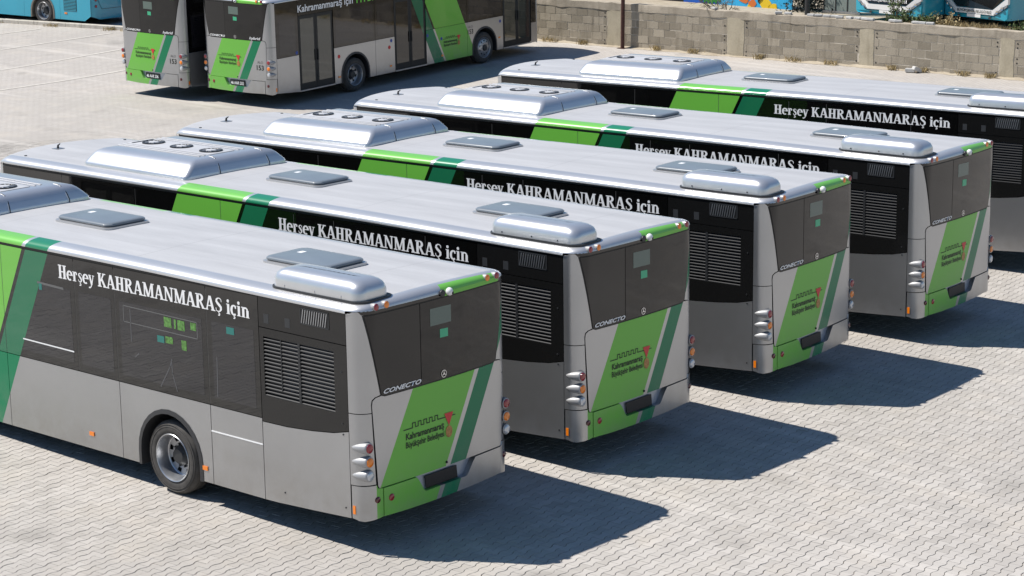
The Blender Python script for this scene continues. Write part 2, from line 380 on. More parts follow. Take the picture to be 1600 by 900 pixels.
GL = {
 'H': (RB(.10, .315, 0, 1) + RB(.535, .75, 0, 1) + RB(.3, .55, .47, .55) + SE(.03, .38, 0) + SE(.03, .38, 1) + SE(.47, .82, 0) + SE(.47, .82, 1), .87),
 'K': (RB(.10, .315, 0, 1) + DI(.33, .64, .42, 1, .13) + DI(.42, .74, .58, 0, .21) + SE(.03, .38, 0) + SE(.03, .38, 1) + SE(.50, .80, 1) + SE(.56, .90, 0), .88),
 'A': (DI(.12, .38, 0, 1, .115) + DI(.42, .70, 1, 0, .21) + RB(.20, .58, .28, .35) + SE(.0, .24, 0) + SE(.52, .87, 0), .86),
 'R': (RB(.10, .315, 0, 1) + ring(.36, .75, .25, .215, 95, -95, .20, .07, 12) + RB(.3, .40, .93, 1) + RB(.3, .42, .5, .57) + DI(.42, .72, .52, 0, .20) + SE(.03, .38, 0) + SE(.03, .2, 1) + SE(.58, .88, 0), .87),
 'M': (RB(.12, .23, 0, 1) + RB(.80, .99, 0, 1) + DI(.20, .53, 1, .02, .20) + DI(.53, .85, .02, 1, .115) + SE(.03, .32, 0) + SE(.03, .2, 1) + SE(.72, 1.07, 0) + SE(.9, 1.07, 1), 1.11),
 'N': (RB(.12, .23, 0, 1) + RB(.68, .79, 0, 1) + DI(.19, .70, 1, 0, .20) + SE(.03, .32, 0) + SE(.03, .2, 1) + SE(.60, .89, 1), .92),
 'S': (stroke([(.57, .72), (.55, .88), (.42, .965), (.27, .95), (.16, .85), (.15, .72), (.25, .60), (.40, .48), (.52, .36), (.53, .2), (.43, .07), (.27, .035), (.13, .09), (.09, .28)], [.05, .06, .07, .08, .14, .18, .19, .2, .19, .17, .09, .07, .06, .05]), .68),
 'e': (ring(.30, .345, .215, .315, 0, 305, .19, .095, 22) + RB(.16, .50, .355, .42), .58),
 'r': (RB(.09, .285, 0, XH) + ring(.33, .50, .12, .165, 150, 30, .10, .10, 8) + RB(.36, .48, .49, .63) + RB(.02, .36, 0, .05) + RB(.02, .2, .645, XH), .51),
 's': (stroke([(.40, .50), (.38, .62), (.28, .67), (.17, .63), (.13, .53), (.20, .43), (.31, .33), (.38, .22), (.36, .09), (.25, .03), (.13, .07), (.09, .2)], [.05, .06, .06, .09, .13, .14, .15, .14, .12, .06, .06, .05]), .50),
 'y': (DI(.12, .31, XH, .0, .17) + stroke([(.50, XH), (.34, .10), (.24, -.14), (.12, -.24), (.02, -.20)], [.075, .085, .085, .09, .13]) + RB(.0, .27, .645, XH) + RB(.38, .60, .645, XH), .60),
 'i': (RB(.09, .285, 0, XH) + RB(.02, .35, 0, .05) + RB(.02, .2, .645, XH) + ring(.18, .90, .055, .06, 0, 360, .11, .11, 10), .38),
 'c': (ring(.30, .345, .21, .315, 45, 310, .19, .095, 20) + RB(.40, .50, .47, .60), .54),
 'n': (RB(.09, .285, 0, XH) + ring(.37, .47, .175, .19, 165, 0, .13, .10, 10) + RB(.455, .65, 0, .5) + RB(.02, .35, 0, .05) + RB(.02, .2, .645, XH) + RB(.40, .71, 0, .05), .73),
}
GL['Ş'] = (GL['S'][0] + ced(.34), GL['S'][1]); GL['ş'] = (GL['s'][0] + ced(.25), GL['s'][1]); GL['ç'] = (GL['c'][0] + ced(.31), GL['c'][1])
def serif_text(txt, x0, x1, zb, h, s, name, mat):
    adv = sum(GL[c][1] if c != ' ' else .30 for c in txt); k = abs(x1 - x0) / adv; sg = 1 if x1 > x0 else -1
    g = G(); X = 0.0; q = 0
    for ch in txt:
        if ch == ' ': X += .30; continue
        for i, poly in enumerate(GL[ch][0]):
            y = s * (HW + 0.0025 + 0.00012 * (i % 24))
            V = [(x0 + sg * (X + px) * k, y, zb + pz * h) for px, pz in poly]
            g.add(V, [tuple(range(len(V)))])
        X += GL[ch][1]
    return g.mesh(name, mat)
def font_mesh(txt, name, mat, bold=0.0, shear=0.0):
    """flat lettering in Blender's built-in typeface, normalised to cap height 1 and unit-free width"""
    cu = bpy.data.curves.new('lettering', 'FONT'); cu.body = txt; cu.shear = shear; cu.offset = bold; cu.resolution_u = 3
    ob = bpy.data.objects.new('lettering', cu); COL.objects.link(ob)
    dg = bpy.context.evaluated_depsgraph_get(); me = bpy.data.meshes.new_from_object(ob.evaluated_get(dg))
    bpy.data.objects.remove(ob); bpy.data.curves.remove(cu); me.name = name
    me.materials.clear(); me.materials.append(M[mat]); return me
def put_text(txt, name, mat, a0, a1, z0, capz, fn, bold=0.0, shear=0.0):
    """map lettering so that it runs from a0 to a1 and stands capz tall on z0; fn(a, z) -> xyz"""
    me = font_mesh(txt, name, mat, bold, shear); n = len(me.vertices); co = np.empty(n * 3); me.vertices.foreach_get('co', co); co = co.reshape(-1, 3)
    lo, hi = co[:, 0].min(), co[:, 0].max(); cap = 0.69
    out = [fn(a0 + (a1 - a0) * (x - lo) / (hi - lo), z0 + capz * y / cap) for x, y, _ in co]
    me.vertices.foreach_set('co', np.array(out, float).ravel()); me.update(); return me
onrear = lambda off: (lambda a, z: (RX(a) + off, a, z))
onside = lambda s, off: (lambda a, z: (a, s * (HW + off), z))
def strip_line(pts, wd, fn):
    g = G()
    fine = [pts[0]]
    for p, q in zip(pts[:-1], pts[1:]):
        k_ = max(1, int(math.hypot(q[0] - p[0], q[1] - p[1]) / .08) if fn(0, 0)[1] == 0 else 1)
        fine += [(p[0] + (q[0] - p[0]) * t / k_, p[1] + (q[1] - p[1]) * t / k_) for t in range(1, k_ + 1)]
    for i, (p, q) in enumerate(zip(fine[:-1], fine[1:])):
        dx, dz = q[0] - p[0], q[1] - p[1]; l = math.hypot(dx, dz)
        if l < 1e-5: continue
        nx, nz = -dz / l * wd / 2, dx / l * wd / 2
        ex, ez = dx / l * wd / 2, dz / l * wd / 2
        g.add([fn(p[0] + nx - ex, p[1] + nz - ez), fn(q[0] + nx + ex, q[1] + nz + ez), fn(q[0] - nx + ex, q[1] - nz + ez), fn(p[0] - nx - ex, p[1] - nz - ez)], [(0, 1, 2, 3)])
    return g
def town_logo(parent, fn, a0, da, z0, k=1.0):
    """wall outline, two lines of lettering, red ribbon and bronze medal; a runs from a0 in direction da (+1/-1)"""
    A = lambda v: a0 + da * v * k; Z = lambda v: z0 + v * k
    pts = [(0, 0), (.145, 0)]; x = .145
    for i in range(5):
        pts += [(x, .058), (x + .047, .058), (x + .047, .004), (x + .094, .004)]; x += .094
    pts = pts[:-1] + [(.87, .0)]
    link('emblem', strip_line([(A(a), Z(z)) for a, z in pts], 0.011 * k, fn(0.009)).mesh('town_wall_outline', 'black_print'), parent)
    link('lettering', put_text('Kahramanmaraş', 'town_name', 'black_print', A(.035), A(.675), Z(-.125), .075 * k, fn(0.009), 0.022), parent)
    link('lettering', put_text('Büyükşehir Belediyesi', 'town_council', 'black_print', A(.03), A(.675), Z(-.225), .072 * k, fn(0.009), 0.016), parent)
    g = G(); F_ = fn(0.0105); g.add([F_(A(.68), Z(.048)), F_(A(.838), Z(.045)), F_(A(.759), Z(-.112))], [(0, 1, 2)]); link('emblem', g.mesh('ribbon', 'red_print'), parent)
    g = G(); n = 20; g.add([F_(A(.759 + .058 * math.cos(2 * math.pi * i / n)), Z(-.185 + .073 * math.sin(2 * math.pi * i / n))) for i in range(n)], [tuple(range(n))]); link('emblem', g.mesh('medal', 'bronze_print'), parent)

def lathe_y(prof, n=40, sgn=1):
    """profile [(radius, y)] turned round the y axis"""
    return [[(r * math.cos(2 * math.pi * k / n), sgn * y, r * math.sin(2 * math.pi * k / n)) for k in range(n)] for r, y in prof]
def wheel_meshes():
    out = {}
    ty = G(); ty.rings(lathe_y([(.300, -.02), (.318, -.004), (.36, .004), (.415, .002), (.447, -.012), (.468, -.035), (.4775, -.06), (.478, -.14), (.4775, -.22), (.468, -.245), (.44, -.27), (.36, -.28), (.30, -.26)], 48), False, False)
    for r0 in (.400, .432):                                              # moulded rings on the sidewall
        ty.rings(lathe_y([(r0 - .004, .001), (r0, .008), (r0 + .004, .001)], 48), False, False)
    for k in (0.0, .05, .10):
        ty.rings(lathe_y([(.4784, -.075 - k), (.4745, -.079 - k), (.4784, -.083 - k)], 48), False, False)
    out['tyre'] = ty.mesh('tyre', 'rubber', True, 50)
    dish = G(); dish.rings(lathe_y([(.305, -.015), (.312, .000), (.306, .008), (.296, .002), (.288, -.02), (.278, -.07), (.268, -.12), (.262, -.15), (.250, -.158)], 48), False, False)
    n = 40; rs = [.250, .235, .185, .165, .13]
    V = [(r * math.cos(2 * math.pi * k / n), -.158 - .012 * (r < .2), r * math.sin(2 * math.pi * k / n)) for r in rs for k in range(n)]
    F = [(i * n + k, i * n + (k + 1) % n, (i + 1) * n + (k + 1) % n, (i + 1) * n + k) for i in range(4) for k in range(n) if not (i == 1 and k % 5 in (1, 2))]
    dish.add(V, F); out['rear'] = dish.mesh('rear_rim', 'rim', True, 35)
    hub = G(); hub.rings(lathe_y([(.135, -.165), (.13, -.14), (.118, -.125), (.10, -.10), (.09, -.085), (.03, -.08)], 24), False, True)
    for k in range(10):
        a = 2 * math.pi * k / 10; cx, cz = .148 * math.cos(a), .148 * math.sin(a)
        hub.rings([[(cx + .014 * math.cos(t * R(60)), y, cz + .014 * math.sin(t * R(60))) for t in range(6)] for y in (-.17, -.145)], False, True)
    hub.rings(lathe_y([(.25, -.2), (.02, -.2)], 24), False, True)
    out['hub'] = hub.mesh('hub', 'hub_dark', True, 35)
    fr = G(); fr.rings(lathe_y([(.305, -.015), (.312, .000), (.306, .008), (.296, .002), (.288, -.03), (.276, -.05), (.262, -.03), (.25, -.012)], 48), False, False)
    rs = [.250, .232, .196, .175, .09]
    V = [(r * math.cos(2 * math.pi * k / n), -.012 + .03 * (i / 4.0), r * math.sin(2 * math.pi * k / n)) for i, r in enumerate(rs) for k in range(n)]
    F = [(i * n + k, i * n + (k + 1) % n, (i + 1) * n + (k + 1) % n, (i + 1) * n + k) for i in range(4) for k in range(n) if not (i == 1 and k % 4 in (1, 2))]
    fr.add(V, F)
    for k in range(10):
        a = 2 * math.pi * k / 10; cx, cz = .140 * math.cos(a), .140 * math.sin(a)
        fr.rings([[(cx + .015 * math.cos(t * R(60)), y, cz + .015 * math.sin(t * R(60))) for t in range(6)] for y in (.005, .035)], False, True)
    out['front'] = fr.mesh('front_rim', 'rim', True, 35)
    fh = G(); fh.rings(lathe_y([(.10, .012), (.095, .04), (.085, .055), (.02, .06)], 24), False, True); fh.rings(lathe_y([(.27, -.06), (.02, -.06)], 24), False, True)
    out['fronthub'] = fh.mesh('front_hub', 'hub_dark', True, 35)
    return out
WM = wheel_meshes()
def add_wheel(parent, x, s, z, front):
    wv = link('wheel', WM['front' if front else 'rear'], parent); wv.location = (x, s * 1.25, z)
    if s < 0: wv.rotation_euler = (0, 0, math.pi)
    link('tyre', WM['tyre'], wv); link('hub', WM['fronthub' if front else 'hub'], wv)
    return wv

def bullet(c, r, length, back):
    """round lamp body: swells from a point forward to a rim facing the rear"""
    g = G(); n = 16; rr = []
    for t in (0.0, .12, .3, .5, .72, .9, 1.0):
        q = r * math.sin(min(1, t * 1.02 + .04) * math.pi / 2) ** .62; x = c[0] - length * (1 - t)
        rr.append([(x, c[1] + q * math.cos(2 * math.pi * k / n) + back * (1 - t), c[2] + q * math.sin(2 * math.pi * k / n)) for k in range(n)])
    rr.append([(c[0] + .004, c[1] + (v[1] - c[1]) * .86, c[2] + (v[2] - c[2]) * .86) for v in rr[-1]])
    g.rings(rr); return g
def lens(c, r, n=16):
    g = G(); g.rings([[(c[0] + dx, c[1] + r * k_ * math.cos(2 * math.pi * k / n), c[2] + r * k_ * math.sin(2 * math.pi * k / n)) for k in range(n)] for dx, k_ in ((-.01, 1.0), (.006, .98), (.012, .8), (.016, .4))]); return g

# roof cross-section
RS = [(-1.262, 2.866), (-1.290, 2.872), (-1.291, 2.895), (-1.283, 2.914), (-1.266, 2.931), (-1.240, 2.946), (-1.205, 2.957), (-1.165, 2.965), (-1.12, 2.971), (-1.085, 2.974), (-1.0, 2.977), (-.8, 2.983), (-.6, 2.988), (-.4, 2.992), (-.2, 2.994), (0, 2.995)]
def rise(x):
    t = max(0.0, min(1.0, (-x - .3) / 4.5)); return .030 * t * t * (3 - 2 * t)
RS = RS + [(-y, z) for y, z in reversed(RS[:-1])]
def FX(y): return -12.38 + 0.34 * (y / 1.25) ** 2
def roof_mesh():
    rows = []
    def endrow(th, front):
        r = []
        for y, z in RS:
            if front: z = z + .030
            zb = min(2.90, z); zz = zb + (z - zb) * math.cos(th)
            if front: xs = FX(y) + .22; r.append((xs - .22 * math.sin(th), y * (1 - .03 * math.sin(th)), zz))
            else: xs = RX(y) - .13; r.append((xs + .135 * math.sin(th), y, zz))
        return r
    T = [90, 75, 60, 45, 30, 15, 0]
    for t in T: rows.append(endrow(R(t), True))
    for x in (-11.4, -9, -6, -4.8, -4.2, -3.6, -3, -2.4, -1.8, -1.2, -.8, -.5): rows.append([(x, y, z + rise(x)) for y, z in RS])
    for t in reversed(T): rows.append(endrow(R(t), False))
    g = G(); g.rings(rows, False, False, closed=False)
    return g.mesh('roof', 'paint_roof', True, 50)

def build_bus():
    root = link('city_bus', None)
    P = lambda name, me, parent=None, label=None: link(name, me, parent or root, label)
    # ---- black under-structure behind all joints
    g = G()
    g.box(-12.05, -.30, -.78, .78, .42, 2.92)
    for s in (-1, 1):
        a, b_ = sorted((s * .775, s * 1.225))
        for x0, x1, z0, z1 in ((-2.80, -.40, .50, 1.30), (-8.66, -4.06, .40, 1.30), (-11.95, -9.96, .40, 1.30), (-11.95, -.42, 1.29, 2.86)):
            g.box(x0, x1, a, b_, z0, z1)
    g.box(-.42, -.10, -1.10, 1.10, .50, 2.88)
    P('chassis', g.mesh('chassis', 'black'))
    P('roof', roof_mesh())
    # ---- sides
    for s in (-1, 1): P('gutter', side_panel([(-11.93, 2.8625), (-.26, 2.8625), (-.26, 2.874), (-1.5, 2.880), (-3.0, 2.894), (-5.0, 2.905), (-11.93, 2.905)], s, 'gasket', 'gutter', -.003, .012))
    ZB, ZT, Z0 = 1.381, 2.860, 0.368
    gap = .005
    left_w = [-11.93, -10.405, -8.63, -6.70, -5.16, -4.36, -2.625, -1.70]
    for i in range(7):
        x0, x1 = left_w[i] + gap, left_w[i + 1] - gap
        wo = P('side_window', side_panel(rc(x0, x1, ZB + .004, ZT), -1, 'glass_side', 'side_window'))
        if i not in (2,):
            m_ = .085 if i != 4 else .07
            xx0 = x0 + m_; xx1 = x1 - m_
            if i == 3: xx0 = x0 + .62
            P('pane', side_panel([(-7.085 + .496 * (ZB + .10), ZB + .10), (xx1, ZB + .10), (xx1, 2.44), (-7.085 + .496 * 2.44, 2.44)] if i == 3 else rc(xx0, xx1, ZB + .10, 2.44), -1, 'tint', 'pane', .0015, .003), wo)
    # opening vent outline on the window over the rear wheel and grab rail seen through the glass
    fn = onside(-1, .0032)
    P('vent_frame', strip_line([(-4.19, 2.395), (-4.19, 2.19), (-2.80, 2.175), (-2.80, 2.38), (-4.19, 2.395)], .012, fn).mesh('vent_frame', 'grey_print'))
    P('rail', strip_line([(-6.31, 1.635), (-5.25, 1.625)], .018, fn).mesh('rail', 'white_print'))
    for pts_ in ([(-3.30, 1.84), (-3.34, 1.74), (-3.53, 1.46)], [(-3.305, 1.80), (-3.30, 1.66), (-3.225, 1.45)], [(-4.0, 1.76), (-3.93, 1.81)], [(-2.46, 2.0), (-2.475, 1.51)], [(-4.06, 2.36), (-4.06, 1.95)]): P('rail', strip_line(pts_, .016, fn).mesh('inner_rail', 'dim_rail'))
    P('rail', strip_line([(-5.92, 2.455), (-5.40, 2.44)], .03, fn).mesh('rail2', 'grey_print'))
    for x0, x1, z0, z1, mt in ((-3.414, -3.274, 2.24, 2.365, 'lime_print'), (-3.226, -3.19, 2.24, 2.36, 'lime_print'), (-3.16, -3.03, 2.235, 2.36, 'lime_print'), (-2.92, -2.82, 2.27, 2.365, 'lime_print'), (-3.40, -3.262, 2.035, 2.12, 'lime_print'), (-3.10, -3.01, 1.99, 2.115, 'lime_print'),
                               (-3.556, -3.425, 2.025, 2.11, 'teal_sticker'), (-2.268, -2.131, 2.326, 2.412, 'teal_sticker'), (-5.90, -5.84, 2.36, 2.445, 'teal_sticker')):
        P('sticker', side_panel(rc(x0, x1, z0, z1), -1, mt, 'sticker', .0042, .001))
    LW = [-11.93, -10.25, -8.49, -6.70, -4.353, -2.625, -1.70]
    zc = .56
    for i in range(6):
        x0, x1 = LW[i] + gap, LW[i + 1] - gap; poly = [(x0, Z0)]
        for cx in (-9.32, -3.42):
            if x0 < cx - .3 and cx + .3 < x1:
                poly += [(cx - .60, Z0)] + arch(cx, .60, zc) + [(cx + .60, Z0)]
        poly += [(x1, Z0), (x1, ZB - .006), (x0, ZB - .006)]
        if i == 5: poly = [(x0, Z0), (x1, Z0), (x1, 1.045), (x0, 1.045)]
        # de-duplicate arch ends
        P('side_panel', side_panel(poly, -1, 'paint_side', 'side_panel'))
    P('side_panel', side_panel(rc(LW[5] + gap, LW[6] - gap, 1.055, ZB - .006), -1, 'paint_side', 'side_panel'))
    P('trim', side_panel(rc(LW[5] + gap, LW[6] - gap, 1.043, 1.057), -1, 'white_print', 'trim', .006, .012))
    for x in left_w[1:-1]: P('window_seal', side_panel(rc(x - .0045, x + .0045, ZB + .01, ZT - .03), -1, 'seal', 'window_seal', -.002, .01))
    for s in (-1, 1):                                                    # wheel arches
        for cx in (-9.32, -3.42):
            o_ = [(cx - .612, Z0 - .01)] + arch(cx, .612, zc) + [(cx + .612, Z0 - .01)]; i_ = [(cx - .555, Z0 - .01)] + arch(cx, .555, zc) + [(cx + .555, Z0 - .01)]
            k_ = len(o_); V = [(x, s * (HW + .006), z) for x, z in o_] + [(x, s * (HW + .012), z) for x, z in i_] + [(x, s * .80, z) for x, z in i_]
            F = [(j, j + 1, j + 1 + k_, j + k_) for j in range(k_ - 1)] + [(j + k_, j + 1 + k_, j + 1 + 2 * k_, j + 2 * k_) for j in range(k_ - 1)]
            P('wheel_arch', mesh('wheel_arch', V, F, 'arch_lip', True, 40))
    # ---- left rear: upper vent panel, louvre panel, lower flap
    P('vent_panel', side_panel([(-1.695, 2.505), (-.248, 2.497), (-.248, 2.866), (-1.695, 2.868)], -1, 'black_panel', 'vent_panel'))
    gr = P('vent_grille', side_panel([(-.985, 2.640), (-.505, 2.638), (-.505, 2.838), (-.985, 2.840)], -1, 'gasket', 'vent_grille', .002, .004))
    fn2 = onside(-1, .006)
    P('grille_frame', strip_line([(-.975, 2.648), (-.515, 2.646), (-.515, 2.827), (-.975, 2.831), (-.975, 2.648)], .012, fn2).mesh('grille_frame', 'hub_dark'), gr)
    sg = G(); sg.add([(0, 0, 0), (.012, 0, 0), (.047, -.004, .165), (.035, -.004, .165)], [(0, 1, 2, 3)]); sm = sg.mesh('grille_slat', 'rim')
    for k in range(11):
        so = P('slat', sm, gr); so.location = (-.965 + .0385 * k, -HW - .0075, 2.656)
    for x0, x1 in ((-1.604, -1.521), (-1.246, -1.159)):
        P('access_cover', side_panel(rc(x0, x1, 2.558, 2.670), -1, 'hub_dark', 'access_cover', .002, .004))
    curve = [(-1.695, 1.346), (-1.283, 1.352), (-.852, 1.383), (-.5, 1.425), (-.248, 1.484)]
    oz0, oz1, ox0, ox1 = 1.668, 2.393, -1.628, -.453
    lp = [(-1.695, 2.495), (-1.695, 1.346)] + curve[1:] + [(-.248, 2.487)]
    me = bpy.data.meshes.new('louvre_panel'); bm = bmesh.new()
    ov = [bm.verts.new((x, -HW, z)) for x, z in lp]; iv = [bm.verts.new((x, -HW, z)) for x, z in ((ox0, oz1), (ox0, oz0), (ox1, oz0), (ox1, oz1))]
    mid = [1, 4, 5]                                                      # frame split in four pieces round the opening
    bm.faces.new([ov[0], ov[1], iv[1], iv[0]]); bm.faces.new([ov[1], ov[2], ov[3], ov[4], ov[5], iv[2], iv[1]]); bm.faces.new([ov[5], ov[6], iv[3], iv[2]]); bm.faces.new([ov[6], ov[0], iv[0], iv[3]])
    bmesh.ops.recalc_face_normals(bm, faces=bm.faces[:])
    r_ = bmesh.ops.extrude_face_region(bm, geom=bm.faces[:]); 
    for v in r_['geom']:
        if isinstance(v, bmesh.types.BMVert): v.co.y += .012
    bmesh.ops.recalc_face_normals(bm, faces=bm.faces[:])
    bm.to_mesh(me); bm.free(); me.materials.append(M['black_panel'])
    lv = P('louvre_panel', me)
    P('radiator', side_panel(rc(-1.33, ox1, oz0 + .09, oz1), -1, 'radiator', 'radiator', -.036, .004), lv)
    P('pipe', side_panel(rc(-1.16, ox1, oz0 + .085, oz0 + .105), -1, 'rim', 'pipe', -.026, .01), lv)
    g = G(); g.box(-1.045, -1.010, -HW - .001, -HW + .02, oz0, oz1); g.box(-1.338, -1.326, -HW + .0, -HW + .02, oz0 + .1, oz1); P('mullion', g.mesh('mullion', 'slat_black'), lv)
    def slat_mesh(L_):
        q = G(); q.add([(0, 0, 0), (L_, 0, 0), (L_, .020, .012), (0, .020, .012), (0, 0, -.010), (L_, 0, -.010)], [(0, 1, 2, 3), (4, 5, 1, 0)]); return q.mesh('slat', 'slat_black')
    s1, s2 = slat_mesh(.583), slat_mesh(.557)
    for k in range(16):
        z = oz0 + .012 + k * .0455
        a_ = P('slat', s1, lv); a_.location = (ox0, -HW + .001, z); a_ = P('slat', s2, lv); a_.location = (-1.010, -HW + .001, z)
    P('side_flap', side_panel([(-1.695, .368), (-1.5, .372), (-.9, .402), (-.5, .425), (-.248, .440)] + [(x, z - .010) for x, z in reversed(curve)], -1, 'paint_side', 'side_flap'))
    g = G()
    for x, z in ((-.335, 2.17), (-.345, 1.56), (-.335, 1.43), (-.33, .55), (-1.35, .52)): g.rings([[(x + .011 * math.cos(k * R(45)), -HW - dy, z + .011 * math.sin(k * R(45))) for k in range(8)] for dy in (0, .006)], False, True)
    P('latch', g.mesh('latch', 'hub_dark'))
    for x, z in ((-4.97, .572), (-2.765, .545), (-7.27, .57)):
        P('side_marker', side_panel(rc(x - .045, x + .045, z - .026, z + .026), -1, 'orange_lens', 'side_marker', .012, .012))
    # ---- right side with three doors
    def win_r(x0, x1, mm=.085, z1=2.44):
        wo = P('side_window', side_panel(rc(x0 + gap, x1 - gap, ZB + .004, ZT if z1 < 2.5 else z1), 1, 'glass_side', 'side_window'))
        if mm: P('pane', side_panel(rc(x0 + mm, x1 - mm, ZB + .10, 2.40), 1, 'tint', 'pane', .0015, .003), wo)
    win_r(-1.13, -.247, .12); win_r(-4.30, -2.55); win_r(-5.14, -4.30, .10); win_r(-8.49, -6.56, None); win_r(-10.25, -8.49)
    P('corner_window', side_panel(rc(-11.93, -11.68, 1.0, ZT), 1, 'glass_side', 'side_window')); P('side_panel', side_panel(rc(-11.93, -11.68, Z0, .99), 1, 'paint_side', 'side_panel'))
    for x0, x1 in ((-1.13, -.247), (-4.30, -2.55), (-5.14, -4.30), (-8.49, -6.56), (-10.25, -8.49)):
        poly = [(x0 + gap, Z0)]
        for cx in (-9.32, -3.42):
            if x0 < cx - .3 and cx + .3 < x1: poly += [(cx - .60, Z0)] + arch(cx, .60, zc) + [(cx + .60, Z0)]
        z1r = Z0 if x1 < -.3 else .44
        poly += [(x1 - gap, z1r), (x1 - gap, ZB - .006), (x0 + gap, ZB - .006)]
        P('side_panel', side_panel(poly, 1, 'paint_side', 'side_panel'))
    for x0, x1 in ((-2.54, -1.14), (-6.55, -5.15), (-11.67, -10.26)):
        P('door_header', side_panel(rc(x0, x1, 2.44, ZT), 1, 'black_panel', 'door_header'))
        xm = (x0 + x1) / 2
        for a, b_ in ((x0 + .01, xm - .004), (xm + .004, x1 - .01)):
            d_ = P('door', side_panel(rc(a, b_, .40, 2.43), 1, 'door_frame', 'door', -.012, .03))
            P('pane', side_panel(rc(a + .075, b_ - .075, .58, 2.34), 1, 'glass_side' if x0 < -6 and x0 > -7 else 'door_glass', 'pane', -.0105, .003), d_)
            hx = b_ - .05 if a < xm - .3 else a + .05
            gq = G(); gq.box(hx - .018, hx + .018, HW - .01, HW + .012, 1.15, 1.45); P('handle', gq.mesh('door_handle', 'black'), d_)
        P('door_sill', side_panel(rc(x0, x1, Z0 - .005, Z0 + .028), 1, 'rim', 'door_sill', .012, .04))
    for x, z in ((-4.94, .56), (-2.73, .55), (-7.28, .55), (-10.05, .74)):
        P('side_marker', side_panel(rc(x - .045, x + .045, z - .026, z + .026), 1, 'orange_lens', 'side_marker', .012, .012))
    # ---- tail
    for s in (-1, 1):
        f_ = lambda pts: [(s * a, z) for a, z in pts]
        P('corner_post', rear_panel(f_([(1.275, 1.708), (1.275, 2.868), (1.262, 2.895), (1.195, 2.895), (.995, 1.898), (1.08, 1.885), (1.122, 1.855), (1.132, 1.80), (1.128, 1.708)]), 0, .014, 'paint_rear', 'post_upper_%s' % ('l' if s < 0 else 'r')))
        P('corner_post', rear_panel(f_([(1.275, .850), (1.275, 1.698), (1.128, 1.698), (1.095, .850)]), 0, .014, 'paint_rear', 'corner_post'))
        inn = 1.007 if s < 0 else 1.058
        P('bumper_corner', rear_panel(f_([(1.275, .445), (1.262, .425), (1.23, .418), (inn, .448), (inn, .785), (1.082, .800), (1.094, .840), (1.275, .840)]), .012, .03, 'paint_bumper', 'bumper_corner'))
        for z, mt in ((1.302, 'red_lens'), (1.136, 'orange_lens'), (.970, 'white_lens')):
            c_ = (-.005, s * 1.193, z); tl = P('tail_light', bullet(c_, .066, .20, s * .075).mesh('tail_light', 'lamp_shell', True, 60))
            P('lens', lens((c_[0] + .006, c_[1], c_[2]), .055).mesh('lens', mt, True, 40), tl)
        for ya, mt in ((1.034, 'red_lens'), (.866, 'orange_lens')):
            c_ = (.012, s * ya, 2.935); tl = P('marker_light', bullet(c_, .044, .13, 0).mesh('marker_light', 'lamp_shell', True, 60)); P('lens', lens(c_, .040).mesh('lens', mt, True, 40), tl)
        P('reflector', lens((RX(1.105 if s < 0 else 1.145) + .014, s * (1.085 if s < 0 else 1.140), .662), .040).mesh('reflector', 'dark_red_lens', True, 40))
        P('side_marker', side_panel(rc(-.215, -.175, .50, .60), s, 'orange_lens', 'side_marker', .004, .012))
    P('reflector', lens((RX(.88) + .016, -.88, .648), .044).mesh('reflector', 'red_lens', True, 40))
    P('bumper', rear_panel([(-.997, .785), (-.47, .785), (-.434, .745), (-.345, .600), (-.32, .582), (.39, .584), (.42, .60), (.515, .725), (.57, .782), (1.048, .785), (1.048, .452), (.6, .437), (0, .432), (-.6, .434), (-.997, .447)], .018, .085, 'paint_bumper', 'bumper'))
    P('plate_recess', rear_panel([(-.50, .82), (-.42, .54), (.50, .54), (.62, .82)], -.055, .01, 'recess', 'plate_recess'))
    P('engine_lid', rear_panel([(-1.070, .832), (-1.056, .800), (-1.03, .794), (1.055, .794), (1.088, .804), (1.096, .84), (1.122, 1.79), (1.112, 1.848), (1.07, 1.876), (.985, 1.882), (.93, 1.864), (.5, 1.862), (0, 1.862), (-.5, 1.864), (-.93, 1.866), (-.985, 1.884), (-1.07, 1.876), (-1.112, 1.848), (-1.122, 1.79)], .004, .02, 'paint_rear', 'engine_lid'))
    P('rear_gasket', rear_panel([(-1.200, 2.858), (-1.000, 1.905), (-.975, 1.872), (-.93, 1.866), (.94, 1.866), (.985, 1.872), (1.008, 1.905), (1.200, 2.858)], .001, .014, 'gasket', 'rear_gasket'))
    P('rear_window', rear_panel([(-1.180, 2.846), (-.985, 1.915), (-.968, 1.890), (-.93, 1.882), (-.348, 1.882), (-.348, 2.846)], .006, .006, 'black_panel', 'rear_vent_panel'), None, 'matt black panel left of the rear window')
    P('rear_window', rear_panel([(-.336, 2.846), (-.336, 1.882), (.935, 1.882), (.972, 1.890), (.992, 1.915), (1.182, 2.846)], .006, .006, 'tint_rear', 'rear_window'))
    P('header', rear_panel([(-1.205, 2.862), (1.205, 2.862), (1.235, 2.905), (-1.235, 2.905)], .004, .03, 'glass_side', 'header_l'))
    P('header', rear_panel([(.035, 2.861), (1.068, 2.861), (1.068, 2.912), (.055, 2.912)], .0065, .004, 'paint_rear', 'header_green'), None, 'light green strip over the rear window')
    fr = onrear(.0135)
    P('sticker', rear_panel([(-.176, 2.545), (.183, 2.540), (.183, 2.745), (-.176, 2.752)], .0085, .001, 'pale_sticker', 'route_window'))
    st_ = P('sticker', rear_panel([(-.014, 2.378), (.124, 2.374), (.124, 2.474), (-.014, 2.482)], .0085, .001, 'green_sticker', 'sticker'))
    P('lettering', put_text('CONECTO', 'model_name', 'white_print', -.955, -.350, 1.903, .050, onrear(.0135), .03, .35))
    g = strip_line([(.034 + .042 * math.cos(R(a)), 1.935 + .042 * math.sin(R(a))) for a in range(0, 361, 20)], .007, onrear(.015))
